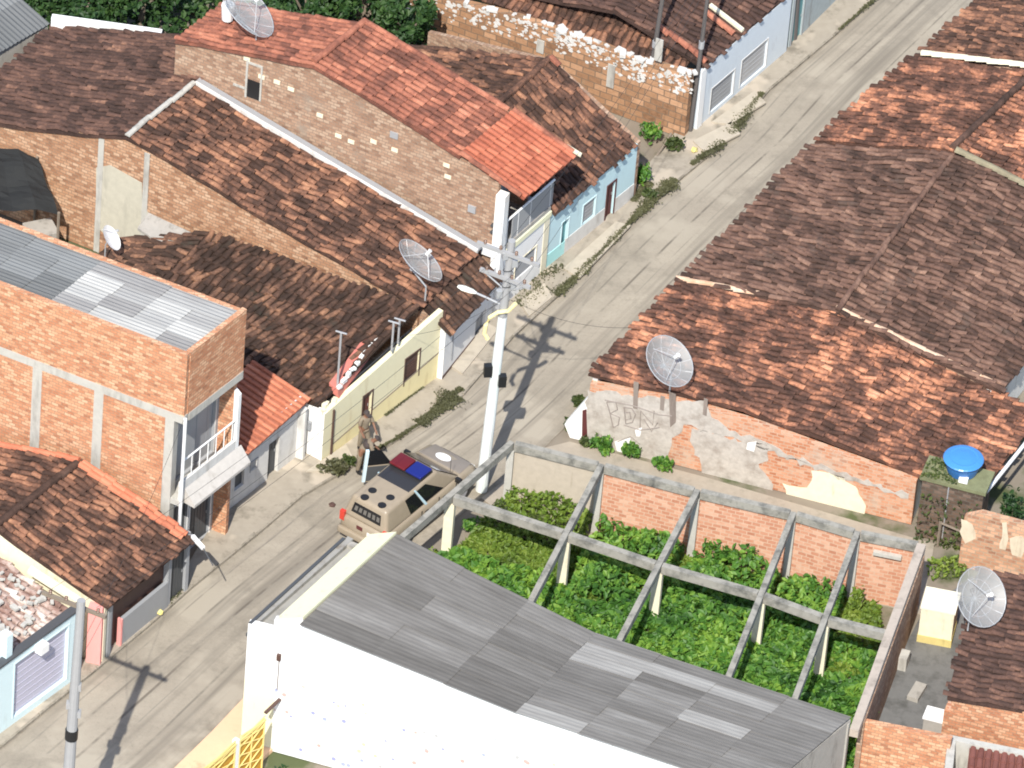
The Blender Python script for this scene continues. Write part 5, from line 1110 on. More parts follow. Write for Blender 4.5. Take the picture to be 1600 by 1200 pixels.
# --- water tank block, patched wall and the small houses in the lower right corner
S6 = adir(-14.5)
bc = W(1484, 834); t = thing('tank_block', 'dark stained brick block with a mossy top slab, carrying the blue water tank', 'block', bc)
mb = MB(); mb.box(bc, 1.95, .95, 2.3, R(-14.5)); mb.build('brick_base', BRKD, t)
mb = MB(); mb.box(at(bc, 2.302), 2.1, 1.1, .12, R(-14.5)); mb.build('slab', plaster('mossy_slab', (.20, .21, .11), dirt=(.10, .10, .05), amount=.8, streak=False), t)
mb = MB()
for dx, y in ((-.12, .0),): p = bc + S6 * dx - Vector((-S6.y, S6.x, 0)) * .52; mb.tube([at(p, .2), at(p, 2.3)], .022, 6)
mb.build('pipe', GALV, t)
mb = MB(); p = bc - S6 * .2 - Vector((-S6.y, S6.x, 0)) * .7; mb.tube([at(p, 0), at(p, 1.0)], .05, 6); p2 = p + S6 * 1.0; mb.tube([at(p, .95), at(p2, .75)], .04, 6); tag(mb.build('wooden_prop', WOOD, None, p), 'thin grey wooden prop leaning at the foot of the dark tank block', 'post')
mb = MB(); rm = random.Random(31)
leaves(mb, [bc + S6 * rm.uniform(-1.0, .1) + Vector((-S6.y, S6.x, 0)) * rm.uniform(-.55, .5) + Z * (2.43 + rm.random() * .08) for k in range(220)], .06, rm, .5)
leaves(mb, [bc + S6 * rm.uniform(-.95, .95) - Vector((-S6.y, S6.x, 0)) * rm.uniform(.48, .75) + Z * (rm.random() ** 2.5 * 1.9) for k in range(260)], .07, rm, .3); mb.build('moss_growth', WEED, t)['kind'] = 'stuff'
tc_ = W(1503, 736, 2.424); t = thing('water_tank', 'round blue plastic water tank with lid on the dark brick block', 'water tank', tc_)
BLUE = paint('blue_plastic', (.035, .14, .36), .4); BLUEL = paint('blue_plastic_lid', (.06, .24, .58), .35)
mb = MB(); mb.lathe(tc_, [(.44, 0), (.46, .02), (.50, .2), (.51, .22), (.54, .42), (.585, .44), (.585, .48)], 28); mb.build('tank_body', BLUE, t, smooth=False)
mb = MB(); mb.lathe(tc_ + Z * .482, [(.62, 0), (.63, .03), (.60, .06), (.45, .10), (.40, .095), (.2, .125), (.05, .13)], 28); mb.build('lid', BLUEL, t)
mb = MB(); p = tc_ - Vector((-S6.y, S6.x, 0)) * .5 + S6 * .18; mb.box(at(p, tc_.z + .02), .28, .16, .16, R(-14)); mb.build('valve', WPLAS, t)
mb = MB(); mb.tube([W(1532, 780, 1.85), W(1548, 760, 1.88), W(1632, 655, 1.72)], .06, 8); tag(mb.build('roof_gutter', GALV if False else WPLAS, None, W(1532, 780, 1.85)), 'long white gutter pipe along the eave right of the blue water tank', 'gutter')
wa = W(1497, 884); t = thing('patched_brick_wall', 'brick garden wall with white paint splashes right of the dark tank block', 'wall', wa)
mb = MB(); gable(mb, wa, [(0, 0), (0, 2.0), (.25, 2.15), (.5, 2.3), (4.2, 2.25), (4.2, 0)], S6, .2); mb.build('brick_body', BRKR if False else brick_mat('earthy_brick', (.50, .28, .17), (.40, .21, .13), (.40, .30, .21), patch=(.42, .34, .26), pamt=.3), t)
mb = MB(); n6 = Vector((-S6.y, S6.x, 0))
for pts in ([(1566, 818), (1573, 817), (1575, 832), (1571, 860), (1562, 858)], [(1578, 842), (1598, 838), (1604, 850), (1596, 872), (1582, 868)], [(1502, 812), (1520, 820), (1524, 842), (1508, 850), (1500, 830)]): mb.extr([V(x, y, wa - n6 * .012, wa - n6 * .012 + S6) for x, y in rough(pts, 2.5, 4)], n6 * .011)
mb.build('paint_splash', plaster('splashed_paint', (.62, .54, .40), amount=.5, dirt=(.42, .32, .22)), t)
ccx = W(1463, 992); t = thing('cream_box', 'bright cream rendered box with yellow stained foot in the back court', 'box', ccx)
mb = MB(); mb.box(ccx, 1.02, .95, 1.35, R(-9)); mb.build('body', CREAMP, t)
mb = MB(); mb.box(at(ccx, 1.352), 1.08, 1.0, .07, R(-9)); mb.build('cover', plaster('pale_cream_render', (.80, .77, .62), amount=.2, dirt=(.6, .55, .38)), t)
mb = MB(); mb.box(ccx - Z * .0, 1.06, .99, .30, R(-9)); mb.build('stained_foot', plaster('yellow_stain', (.60, .50, .20), amount=.6, dirt=(.35, .28, .1)), t)
mb = MB(); p = W(1405, 1040); mb.box(p, .5, .45, .5, R(-14)); tag(mb.build('concrete_block', CONCL, None, p), 'pale concrete block on the alley floor below the cream box', 'block')
mb = MB(); p = W(1432, 1085); mb.box(p, .35, .75, .18, R(-20)); tag(mb.build('mortar_heap', CONC, None, p), 'low grey mortar slab in the middle of the shaded alley', 'slab')
mb = MB(); p = W(1468, 1160); mb.box(p, 1.05, .5, 1.0, R(-14)); t = thing('concrete_trough', 'small grey concrete trough with white rim between the alley and the brick walls', 'trough', p); mb.build('basin', CONC, t); mb = MB(); mb.box(at(p, 1.002), 1.12, .56, .08, R(-14)); mb.build('rim', WHITE, t)
# brown roof with the mesh dish
e0, e1 = W(1480, 1086, 2.3), W(1532, 886, 2.3); T0_, T1_ = W(1740, 1132, 2.65), W(1790, 930, 2.65)
t = thing('corner_brown_house', 'small brick house under a plain brown tile roof at the right edge, below the tank', 'house', at(e0, 0)); mb = MB(); tile_roof(mb, e0, e1, T1_, T0_, seed=55, sag=.05, jit=.026); mb.build('roof', BROWN, t)
mb = MB(); a_ = at(e0, 0) + S6 * .15 + n6 * .1; wall(mb, a_, a_ + S6 * 5, 0, 2.2, 2.5, .16); mb.build('side_wall', BRK, t)
mb = MB(); wall(mb, a_ - S6 * .12 + n6 * .0, at(e1, 0) - S6 * .05, 0, 2.15, 2.15, .15, -1); mb.build('front_wall', BRKR, t)
mb = MB(); p = W(1485, 1170); mb.box(p, .62, .35, 1.6, R(-14.5)); tag(mb.build('brick_pier', BRK, None, p), 'short orange brick pier at the corner of the plain brown roof', 'pier')
wa = W(1335, 1215); t = thing('low_brick_wall', 'orange brick yard wall at the bottom edge, right of the grey roof', 'wall', wa)
mb = MB(); wall(mb, wa, wa + S6 * 2.75, 0, V(1345, 1128, wa, wa + S6).z, V(1478, 1154, wa, wa + S6).z, .2); mb.build('brick_body', BRK, t)
pa, pb = W(1484, 1148, 2.1), W(1700, 1192, 2.1); t = thing('dark_red_roof_hut', 'hut with pale rendered parapet around a dull dark red roof, bottom right corner', 'hut', at(pa, 0))
mb = MB(); wall(mb, pa, pb, 0, 2.1, 2.1, .22, -1); pc_ = W(1470, 1262, 2.1); wall(mb, pa - n6 * .23, pc_, 0, 2.098, 2.098, .24); mb.build('parapet_wall', CONCL, t)
mb = MB(); tile_roof(mb, W(1500, 1290, 1.75), W(1720, 1340, 1.75), W(1735, 1205, 2.0), W(1515, 1168, 2.0), seed=57, sag=.0, jit=.006); mb.build('roof', tile_mat('dull_red_tile', [(0, (.14, .055, .045)), (1, (.24, .095, .075))]), t)
mb = MB(); p = W(1322, 1190, 2.5); mb.box(W(1322, 1195, 2.9), .3, .25, .35, R(20)); 

# ================================================================== DISHES
DGRP = 'mesh satellite dishes on the roofs'
MESHM, nt_, b_ = new_mat('dish_mesh')
tcm = N(nt_, 'ShaderNodeTexCoord'); b_.inputs['Base Color'].default_value = (.56, .56, .54, 1); b_.inputs['Roughness'].default_value = .5; b_.inputs['Metallic'].default_value = .2
trn = N(nt_, 'ShaderNodeBsdfTransparent'); mxs = N(nt_, 'ShaderNodeMixShader'); mxs.inputs[0].default_value = .52
nt_.links.new(b_.outputs[0], mxs.inputs[1]); nt_.links.new(trn.outputs[0], mxs.inputs[2]); nt_.links.new(mxs.outputs[0], nt_.nodes['Material Output'].inputs[0])
def dish(label, centre, rad, nrm, foot, seed=1, depth=.34, ribmat=None):
    nrm = Vector(nrm).normalized(); x = nrm.cross(Z).normalized(); y = nrm.cross(x); t = thing('satellite_dish', label, 'satellite dish', foot, DGRP); ribmat = ribmat or GALV
    def q(r, a): return centre + x * (r * rad * math.cos(a)) + y * (r * rad * math.sin(a)) + nrm * (depth * rad * r * r - depth * rad * .35)
    mb = MB(); nr_, na = 5, 24; rings = [[mb.pt(q(max(.02, i / nr_), 6.2832 * j / na)) for j in range(na)] for i in range(nr_ + 1)]
    for i in range(nr_):
        for j in range(na): mb.f.append([rings[i][j], rings[i][(j+1) % na], rings[i+1][(j+1) % na], rings[i+1][j]])
    mb.build('reflector', MESHM, t, smooth=True)
    for k in range(12):
        mb = MB(); a = 6.2832 * k / 12; mb.tube([q(.05, a) - nrm * .01, q(.35, a) - nrm * .012, q(.7, a) - nrm * .012, q(1, a)], .008, 5); mb.build('rib', ribmat, t)
    mb = MB(); mb.tube([q(1, 6.2832 * k / 28) for k in range(29)], .016, 6); mb.build('rim', ribmat, t)
    mb = MB(); mb.tube([q(.62, 6.2832 * k / 24) for k in range(25)], .008, 5); mb.build('hoop', ribmat, t)
    fp = centre + nrm * rad * .62
    for k in range(3): mb = MB(); mb.tube([q(.72, 6.2832 * (k + .3) / 3), fp], .011, 5); mb.build('feed_strut', ribmat, t)
    mb = MB(); mb.tube([fp - nrm * .06, fp + nrm * .10], .05, 10); mb.tube([fp + nrm * .10, fp + nrm * .14], .065, 10); mb.build('feed_horn', WPLAS, t)
    mb = MB(); bk_ = q(0, 0) - nrm * .05; mb.tube([bk_ + nrm * .04, bk_ - nrm * .12], .06, 8); mb.tube([bk_ - nrm * .08, Vector((foot.x, foot.y, bk_.z - .15)), foot], .03, 8); mb.build('mast', GALV, t)
n1 = (.58, .13, .79)
c = W(651, 413, 3.75); dish('grey mesh satellite dish leaning over the brick gable wall of the long house', c, .86, n1, P(664, 470, Ea, Eb, Rb))
c = W(1041, 568, 3.75); dish('large grey mesh satellite dish on the patchy orange roof of the graffiti house', c, .86, (.50, -.28, .80), W(1046, 612, 2.72))
c = W(378, 20, 7.4); dish('biggest mesh satellite dish on the ridge of the balcony house at the top edge', c, 1.12, (.62, .05, .75), W(400, 62, 6.9))
c = W(1527, 934, 3.1); dish('pale ribbed mesh satellite dish beside the plain brown roof and the cream box', c, .92, (.50, -.45, .62), W(1490, 975, 2.0) if False else W(1512, 985, 2.35))
# small solid white dish by the brick building roof
c = W(171, 373, 8.2) if False else W(171, 373, 3.4); t = thing('small_dish', 'small solid white dish behind the rim of the brick building roof', 'satellite dish', at(c, 2.6)); nr_ = Vector((.75, -.1, .62)).normalized(); xx = nr_.cross(Z).normalized(); yy = nr_.cross(xx); mb = MB()
rings = [[mb.pt(c + xx * (.40 * r * math.cos(a)) + yy * (.44 * r * math.sin(a)) + nr_ * (.10 * r * r)) for a in [6.2832 * j / 20 for j in range(20)]] for r in (.05, .5, .8, 1)]
for i in range(3):
    for j in range(20): mb.f.append([rings[i][j], rings[i][(j+1) % 20], rings[i+1][(j+1) % 20], rings[i+1][j]])
mb.build('reflector', WPLAS, t, smooth=True); mb = MB(); mb.tube([c - yy * .4, c + nr_ * .4 - yy * .15], .012, 5); mb.tube([c + nr_ * .36 - yy * .17, c + nr_ * .46 - yy * .12], .035, 6); mb.build('feed_arm', GALV, t); mb = MB(); mb.tube([c - nr_ * .03, c - nr_ * .15 - Z * .2, at(c - nr_ * .15, 2.6)], .025, 6); mb.build('mast', GALV, t)
# white plastic bin on the top roof by the biggest dish
p = W(356, 18, 7.0); mb = MB(); mb.lathe(p, [(.18, -.3), (.22, .25), (.2, .3)], 14); tag(mb.build('roof_cistern', WPLAS, None, p), 'small white drum beside the biggest dish at the top edge', 'drum')

# ================================================================== POLES
PG = 'electricity poles along the street'
cross_d = SL
def insulators(a, b, n, par):
    for k in range(n):
        m_ = MB(); p = a.lerp(b, (k + .5) / n); m_.lathe(p + Z * .002, [(.03, 0), (.055, .05), (.03, .07), (.055, .12), (.02, .16)], 10); m_.build('insulator', paint('brown_porcelain', (.16, .09, .06), .3) if k == 0 else bpy.data.materials['brown_porcelain'], par)
base = W(752, 765); top = W(800, 376, 9.9); t = thing('utility_pole', 'whitewashed concrete utility pole with a street lamp, standing by the parked patrol car', 'pole', base, PG)
def pp(z): return base.lerp(top, z / 9.9)
mb = MB(); mb.tube([pp(0), pp(3.5), pp(6.95)], [.185, .165, .14], 12); mb.build('painted_shaft', POLEW, t)
mb = MB(); mb.tube([pp(6.952), pp(9.9)], [.137, .115], 12); mb.build('shaft', POLEG, t)
for z in (8.6, 9.55):
    a_, b_ = pp(z) - cross_d * (1.05 if z > 8.8 else .85), pp(z) + cross_d * (1.05 if z > 8.8 else .85); mb = MB(); off_ = Vector((-cross_d.y, cross_d.x, 0)) * -.16; mb.bar(a_ + off_, b_ + off_, .10, .12); ca = mb.build('crossarm', POLEG, t); insulators(a_ + off_, b_ + off_, 4, ca)
mb = MB(); la = pp(7.35); mb.tube([la, la - cross_d * .5 + Z * .06, la - cross_d * 1.0 + Z * .1], .035, 8); ar = mb.build('lamp_arm', GALV, t)
mb = MB(); h0 = la - cross_d * .95 + Z * .10; x_ = -cross_d; y_ = Vector((-x_.y, x_.x, 0)); pts_ = [(0, .05), (.15, .10), (.45, .12), (.62, .06)]
r0_ = [[h0 + x_ * a + y_ * (w * math.cos(s)) + Z * (.07 * math.sin(s) * w / .12) for s in [6.2832 * k / 10 for k in range(10)]] for a, w in pts_]
ids = [[mb.pt(p) for p in r] for r in r0_]
for r1_, r2_ in zip(ids, ids[1:]):
    for k in range(10): mb.f.append([r1_[k], r2_[k], r2_[(k+1) % 10], r1_[(k+1) % 10]])
mb.f.append(ids[0]); mb.f.append(ids[-1][::-1]); mb.build('lamp_head', paint('pale_lamp_housing', (.80, .80, .70), .4), ar)
X_ = Vector((1, 0, 0)); va = lambda px, py: V(px, py, base + (top - base) * .75 * 1.0 - Vector((0, .16, 0)), base + (top - base) * .75 - Vector((0, .16, 0)) + X_)
mb = MB(); mb.tube([va(806, 474), va(794, 486), va(778, 488), va(765, 496), va(759, 508), va(757, 521), va(762, 530)], .07, 8); mb.build('conduit_loop', YPLAS, t)
mb = MB(); z1 = pp(4.55)
for s_, dz in ((-.24, .1), (.22, -.25)): mb.box(z1 + X_ * s_ + Z * dz - Vector((0, .1, 0)), .24, .2, .42, .2)
mb.tube([z1 - X_ * .3 + Z * .3, z1 + X_ * .35 - Z * .1], .04, 6); mb.build('cable_box', BLACK, t)
b1 = W(212, 1072) - adir(80.3) * (9.8 / math.tan(SUN_EL)); tp1 = W(127, 938, 10.3)
t = thing('utility_pole', 'plain grey concrete utility pole in front of the pale blue shuttered house', 'pole', b1, PG)
def pq(z): return b1.lerp(tp1, z / 10.3)
mb = MB(); mb.tube([pq(0), pq(5), pq(10.3)], [.19, .16, .125], 12); mb.build('shaft', POLEG, t)
a_, b_ = pq(9.9) - cross_d * 1.35, pq(9.9) + cross_d * .72; off_ = Vector((-cross_d.y, cross_d.x, 0)) * .2; mb = MB(); mb.bar(a_ + off_, b_ + off_, .10, .11); ca = mb.build('crossarm', WOOD, t); insulators(a_ + off_, b_ + off_, 4, ca)
mb = MB(); mb.tube([pq(5.15), pq(5.5)], .19, 12); mb.build('clamp', BLACK, t)
mb = MB()
for z, s_ in ((7.0, .13), (6.3, -.16), (6.0, .18)): mb.box(pq(z) + X_ * s_, .1, .18, .22)
mb.build('bracket', POLEG, t)
for px, py, tx, ty, z, r_, lab in ((1078, 208, 1113, -60, 7.0, .075, 'thin dark grey pole at the street corner of the crumbling wall'), (1006, 184, 1041, -40, 6.0, .085, 'dark pole rising behind the crumbling wall'), (1240, 64, 1252, -80, 4.0, .11, 'short dark pole by the teal grey house at the upper street end')):
    p = W(px, py); q_ = W(tx, ty, z); mb = MB(); mb.tube([p, q_], [r_, r_ * .8], 9); t = thing('utility_pole', lab, 'pole', p, PG); mb.build('shaft', paint('dark_pole_paint', (.11, .10, .095), .8), t)
    mb = MB(); mb.tube([p.lerp(q_, .5), p.lerp(q_, .54)], r_ * 1.25, 9); mb.build('band', GALV, t)
p, q_ = W(1022, 250), W(1049, 208, .6); mb = MB(); mb.tube([p, q_], .045, 7); tag(mb.build('leaning_post', WOOD, None, p), 'thin wooden post leaning over the bushes below the crumbling wall', 'post')
# small lamp pole by the brown shop
p = W(275, 918, .11); tpz = at(p, 2.35); t = thing('lamp_post', 'small post with a white lamp arm in front of the brown shop counter', 'lamp post', p)
mb = MB(); mb.tube([p, tpz], .055, 8); mb.build('post', GALV, t)
a_ = W(301, 836, 2.7); b_ = W(318, 855, 2.62); mb = MB(); mb.tube([tpz - Z * .05, a_], .025, 6); mb.build('arm', GALV, t); mb = MB(); mb.bar(a_, b_, .12, .09); mb.build('lamp', WHITE, t); mb = MB(); mb.tube([b_ - Z * .05, W(333, 884, 2.3)], .02, 6); mb.build('bracket', DGREY, t)
# small things on the left pavement
p = W(257, 928, .11); mb = MB(); mb.box(p, .3, .22, .5, R(50)); tag(mb.build('white_box', WHITE, None, p), 'small white box standing at the end of the grey shop counter', 'box')
for px, py, s_, lab in ((249, 958, .13, 'crumpled yellow plastic bag on the kerb in front of the brown shop'), (1085, 236, .13, 'crumpled yellow plastic bag at the kerb below the crumbling wall')):
    rb_ = random.Random(px); p = W(px, py, .12); bm = bmesh.new(); bmesh.ops.create_icosphere(bm, subdivisions=2, radius=s_)
    for v in bm.verts: v.co *= rb_.uniform(.65, 1.15); v.co.z = max(0, v.co.z * .7 + .06)
    me = bpy.data.meshes.new('plastic_bag'); bm.to_mesh(me); bm.free(); me.materials.append(bpy.data.materials.get('yellow_plastic') or paint('yellow_plastic', (.70, .60, .22), .5)); o = bpy.data.objects.new('plastic_bag', me); COL.objects.link(o); o.location = p; tag(o, lab, 'bag')
rs = random.Random(12)
for px, py, lab in ((402, 815, 'dark brown stone lying on the road near the white house doors'), (519, 789, 'dark stone at the end of the rut behind the patrol car')):
    p = W(px, py, .01); bm = bmesh.new(); bmesh.ops.create_icosphere(bm, subdivisions=2, radius=.12)
    for v in bm.verts: v.co *= rs.uniform(.75, 1.15); v.co.z = max(0, v.co.z * .6)
    me = bpy.data.meshes.new('stone'); bm.to_mesh(me); bm.free(); me.materials.append(BROWNW); o = bpy.data.objects.new('stone', me); COL.objects.link(o); o.location = p; tag(o, lab, 'stone')

# ================================================================== PATROL CAR
YAW = R(56.5); cf = Vector((math.cos(YAW), math.sin(YAW), 0)); cl = Vector((-cf.y, cf.x, 0))
CO = Vector((-2.94, -6.51, 0)) - cl * .13
def C(x, y, z): return CO + cf * x + cl * y + Z * z
KHAKI = paint('khaki_car_paint', (.315, .26, .19), .35, var=.12); HOODP = paint('dusty_khaki_paint', (.235, .205, .175), .45, var=.1)
GLASS, nt_, b_ = new_mat('dark_car_glass'); b_.inputs['Base Color'].default_value = (.012, .013, .015, 1); b_.inputs['Roughness'].default_value = .08
car = thing('patrol_car', 'khaki patrol car with red and blue light bar, black roof dots, open door', 'car', CO)
def bevelled(mb, name, mat, parent, w=.05, seg=3, smooth=True):
    o = mb.build(name, mat, parent); bm = bmesh.new(); bm.from_mesh(o.data); bmesh.ops.remove_doubles(bm, verts=bm.verts, dist=1e-4)
    bmesh.ops.bevel(bm, geom=[e for e in bm.edges if e.calc_face_angle(0) > .35], offset=w, segments=seg, profile=.6, affect='EDGES', clamp_overlap=True)
    bm.to_mesh(o.data); bm.free(); o.data.polygons.foreach_set('use_smooth', [smooth] * len(o.data.polygons)); return o
# lower body as a loft of outlines
mb = MB(); secs = [(-2.38, .80, .52, .98), (-2.30, .88, .45, 1.06), (-1.9, .925, .40, 1.09), (-1.0, .94, .36, 1.09), (.3, .94, .36, 1.08), (1.1, .94, .36, 1.10), (1.5, .93, .38, 1.09), (2.05, .90, .40, 1.00), (2.30, .82, .46, .88), (2.37, .72, .55, .78)]
rings = []
for x, w, z0, z1 in secs:
    h = z1 - z0; prof = [(-w * .92, z0), (-w, z0 + h * .18), (-w, z0 + h * .62), (-w * .955, z1 - .06), (-w * .88, z1), (0, z1 + (.025 if x > 1 else 0)), (w * .88, z1), (w * .955, z1 - .06), (w, z0 + h * .62), (w, z0 + h * .18), (w * .92, z0)]
    rings.append([mb.pt(C(x, y, z)) for y, z in prof])
n_ = len(rings[0])
for a, b in zip(rings, rings[1:]):
    for j in range(n_): mb.f.append([a[j], b[j], b[(j+1) % n_], a[(j+1) % n_]])
mb.f.append(rings[0]); mb.f.append(rings[-1][::-1])
body = mb.build('body', KHAKI, car, smooth=True)
# cabin
b4 = [C(-2.32, -.86, 1.05), C(1.42, -.86, 1.05), C(1.42, .86, 1.05), C(-2.32, .86, 1.05)]; t4 = [C(-2.12, -.66, 1.80), C(.42, -.66, 1.83), C(.42, .66, 1.83), C(-2.12, .66, 1.80)]
mb = MB(); mb.hexa(b4, t4); bevelled(mb, 'cabin', KHAKI, car, .13, 4)
def on_face(q, u0, u1, v0, v1, name, mat, off=.006, shear=(0, 0)):     # q: bl, br, tr, tl
    bl, br, tr, tl = q; f = lambda u, v: (bl.lerp(br, u)).lerp(tl.lerp(tr, u), v); nn = (br - bl).cross(tl - bl).normalized()
    pts = [f(u0, v0), f(u1, v0), f(u1 + shear[1], v1), f(u0 + shear[0], v1)]; m_ = MB(); m_.extr([p + nn * off for p in pts], -nn * (off + .004)); return m_.build(name, mat, car)
right = [b4[0], b4[1], t4[1], t4[0]]; left = [b4[2], b4[3], t4[3], t4[2]]; rear = [b4[3], b4[0], t4[0], t4[3]]; frontq = [b4[1], b4[2], t4[2], t4[1]]
on_face(frontq, .03, .97, .0, .99, 'windscreen', GLASS, off=.014)
rw_ = on_face(rear, .15, .85, .30, .74, 'rear_window', GLASS)
m_ = MB(); f = lambda u, v: (rear[0].lerp(rear[1], u)).lerp(rear[3].lerp(rear[2], u), v); nn = (rear[1] - rear[0]).cross(rear[3] - rear[0]).normalized()
for k in range(6): u = .2 + .11 * k; m_.extr([f(u, .42) + nn * .008, f(u + .07, .42) + nn * .008, f(u + .07, .62) + nn * .008, f(u, .62) + nn * .008], -nn * .0015)
m_.build('window_lettering', paint('dull_grey_lettering', (.13, .12, .105), .6), rw_)
for q_, s_ in ((right, 1), (left, -1)):
    for a, b, sh in (((.34, .52, (.0, 0)), (.555, .80, (0, -.08))) if s_ > 0 else ((.73, .95, (0, -.02)), (.50, .69, (0, 0)), (.28, .46, (.02, 0)))): on_face(q_, a, b, .12, .86, 'side_window', GLASS, shear=sh)
    on_face(q_, *( (.524, .551) if s_ > 0 else (.466, .494)), .02, .95, 'pillar_stripe', paint('pale_blue_film', (.50, .68, .75), .3), off=.02)
# trim: door gaps, skirts, rails and handles
TRIM = paint('dark_trim', (.03, .03, .03), .6)
for s_ in (-1, 1):
    mb = MB(); mb.extr([C(-2.25, .945 * s_, .36), C(2.1, .945 * s_, .36), C(2.1, .945 * s_, .50), C(-2.25, .945 * s_, .50)], cl * (.012 * s_)); mb.build('side_skirt', TRIM, car)
    for x in (-.62, .25, 1.12):
        mb = MB(); mb.extr([C(x - .009, .935 * s_, .5), C(x + .009, .935 * s_, .5), C(x + .009, .925 * s_, 1.03), C(x - .009, .925 * s_, 1.03)], cl * (.016 * s_)); mb.build('door_gap', TRIM, car)
    for x in (-.48, .42): mb = MB(); mb.tube([C(x, .955 * s_, .92), C(x + .16, .955 * s_, .92)], .014, 6); mb.build('door_handle', TRIM, car)
mb = MB(); mb.box(C(2.36, 0, .62), .06, 1.0, .2, YAW); mb.build('grille', TRIM, car)
mb = MB(); mb.box(C(-2.37, 0, .50), .10, 1.5, .10, YAW); mb.build('bumper_trim', TRIM, car)
mb = MB(); mb.tube([C(1.05, -.72, 1.2), C(1.02, -.74, 2.0)], .008, 5); mb.build('aerial', TRIM, car)
# roof panel, numbers worn to four dark dots, light bar
mb = MB(); mb.prism([C(-.95, -.60, 0), C(.30, -.60, 0), C(.30, .60, 0), C(-.95, .60, 0)], 1.79, [1.822, 1.842, 1.842, 1.822]); bevelled(mb, 'roof_panel', paint('black_roof_film', (.035, .035, .038), .25), car, .015, 2)
for px, py in ((582, 766), (570, 776.5), (610, 777), (597, 789)):
    p = W(px, py, 1.815); mb = MB(); mb.lathe(at(p, 1.795), [(.135, 0), (.135, .022)], 16); mb.build('roof_dot', BLACK, car)
mb = MB(); mb.prism([C(-.34, -.62, 0), C(.22, -.62, 0), C(.22, .62, 0), C(-.34, .62, 0)], 1.86, 1.91); lb = bevelled(mb, 'light_bar', BLACK, car, .015, 2)
for y0, y1, col, nm in ((.02, .60, (.13, .014, .018), 'red_lens'), (-.60, -.02, (.014, .022, .17), 'blue_lens')):
    mb = MB(); mb.prism([C(-.36, y0, 0), C(.24, y0, 0), C(.24, y1, 0), C(-.36, y1, 0)], 1.912, 2.0); bevelled(mb, nm, paint(nm, col, .2), lb, .03, 3)
mb = MB()
for y in (-.45, .45): mb.prism([C(-.1, y - .04, 0), C(0, y - .04, 0), C(0, y + .04, 0), C(-.1, y + .04, 0)], 1.82, 1.86)
mb.build('bracket', BLACK, lb)
# bonnet, emblem, bumpers, lamps, plate
mb = MB(); mb.hexa([C(1.45, -.80, 1.08), C(2.22, -.70, .93), C(2.22, .70, .93), C(1.45, .80, 1.08)], [C(1.45, -.80, 1.125), C(2.22, -.70, .985), C(2.22, .70, .985), C(1.45, .80, 1.125)]); bevelled(mb, 'bonnet', HOODP, car, .02, 2)
mb = MB(); e_ = [(.20 * math.cos(a), .27 * math.sin(a)) for a in [6.2832 * k / 24 for k in range(24)]]; ids = [mb.pt(C(1.80 + a, .08 + b, 1.130 - (1.80 + a - 1.45) * .182 + .003 + .003)) for a, b in e_]; mb.f.append(ids); mb.build('bonnet_emblem', WHITE, car)
for x0, x1, nm, z0, z1 in ((-2.50, -2.36, 'rear_bumper', .42, .66), (2.34, 2.46, 'front_bumper', .42, .66)):
    mb = MB(); mb.prism([C(x0, -.86, 0), C(x1, -.90, 0), C(x1, .90, 0), C(x0, .86, 0)], z0, z1); bevelled(mb, nm, KHAKI if x0 < 0 else DGREY, car, .04, 2)
for s_ in (-1, 1):
    mb = MB(); mb.box(C(-2.33, .80 * s_, .86), .12, .17, .34, YAW); mb.build('tail_light', paint('red_lamp_lens', (.55, .05, .03), .25) if s_ < 0 else bpy.data.materials['red_lamp_lens'], car)
    mb = MB(); mb.box(C(2.28, .62 * s_, .70), .10, .26, .16, YAW); mb.build('headlight', WPLAS, car)
    mb = MB(); mb.box(C(1.15, .99 * s_, 1.08), .12, .2, .14, YAW); mb.build('wing_mirror', BLACK, car)
mb = MB(); mb.box(C(-2.372, -.38, .74), .04, .42, .14, YAW); mb.build('number_plate', WPLAS, car)
mb = MB(); mb.box(C(-2.372, .12, .82), .04, .22, .14, YAW); mb.build('tailgate_badge', MAROON, car)
for x in (-1.45, 1.52):
    for s_ in (-1, 1):
        c = C(x, .83 * s_, .37); mb = MB(); mb.tube([c - cl * .12, c + cl * .12], .37, 20); wh = mb.build('wheel', BLACK, car)
        mb = MB(); mb.tube([c + cl * s_ * .09, c + cl * s_ * .125], .22, 14); mb.build('rim', GALV, wh)
        mb = MB(); mb.tube([c + cl * s_ * .10 + cf * (.42 * math.cos(a)) + Z * (.42 * math.sin(a)) for a in [math.pi * k / 10 for k in range(11)]], .035, 6); mb.build('wheel_arch', DGREY, car)
# open left door: dark inside, pale blue highlight painted on the edge
hg = (.62, .95); dd_ = Vector((-.68, .57, 0)).normalized(); L_ = 1.0
def D(s, z, d=0): dx, dy = dd_.x, dd_.y; return C(hg[0] + dx * s + dy * d, hg[1] + dy * s - dx * d, z)
mb = MB(); mb.extr([D(0, .45), D(L_, .45), D(L_, 1.08), D(0, 1.08)], D(0, 0, .06) - D(0, 0, 0)); door = mb.build('door', KHAKI, car)
mb = MB(); mb.extr([D(.04, .5, -.012), D(L_ - .02, .5, -.012), D(L_ - .02, 1.06, -.012), D(.04, 1.06, -.012)], D(0, 0, .011) - D(0, 0, 0)); mb.build('door_trim', DGREY, door)
mb = MB(); mb.extr([D(.18, 1.085, .02), D(L_ - .03, 1.085, .02), D(L_ - .10, 1.68, .02), D(.55, 1.68, .02)], D(0, 0, .012) - D(0, 0, 0)); mb.build('door_window', GLASS, door)
mb = MB(); mb.extr([D(L_ + .002, .48, -.03), D(L_ + .10, .48, -.03), D(L_ + .03, 1.72, -.03), D(L_ - .07, 1.72, -.03)], D(0, 0, .09) - D(0, 0, 0)); mb.build('door_edge', paint('pale_blue_highlight', (.62, .76, .82), .4), door)

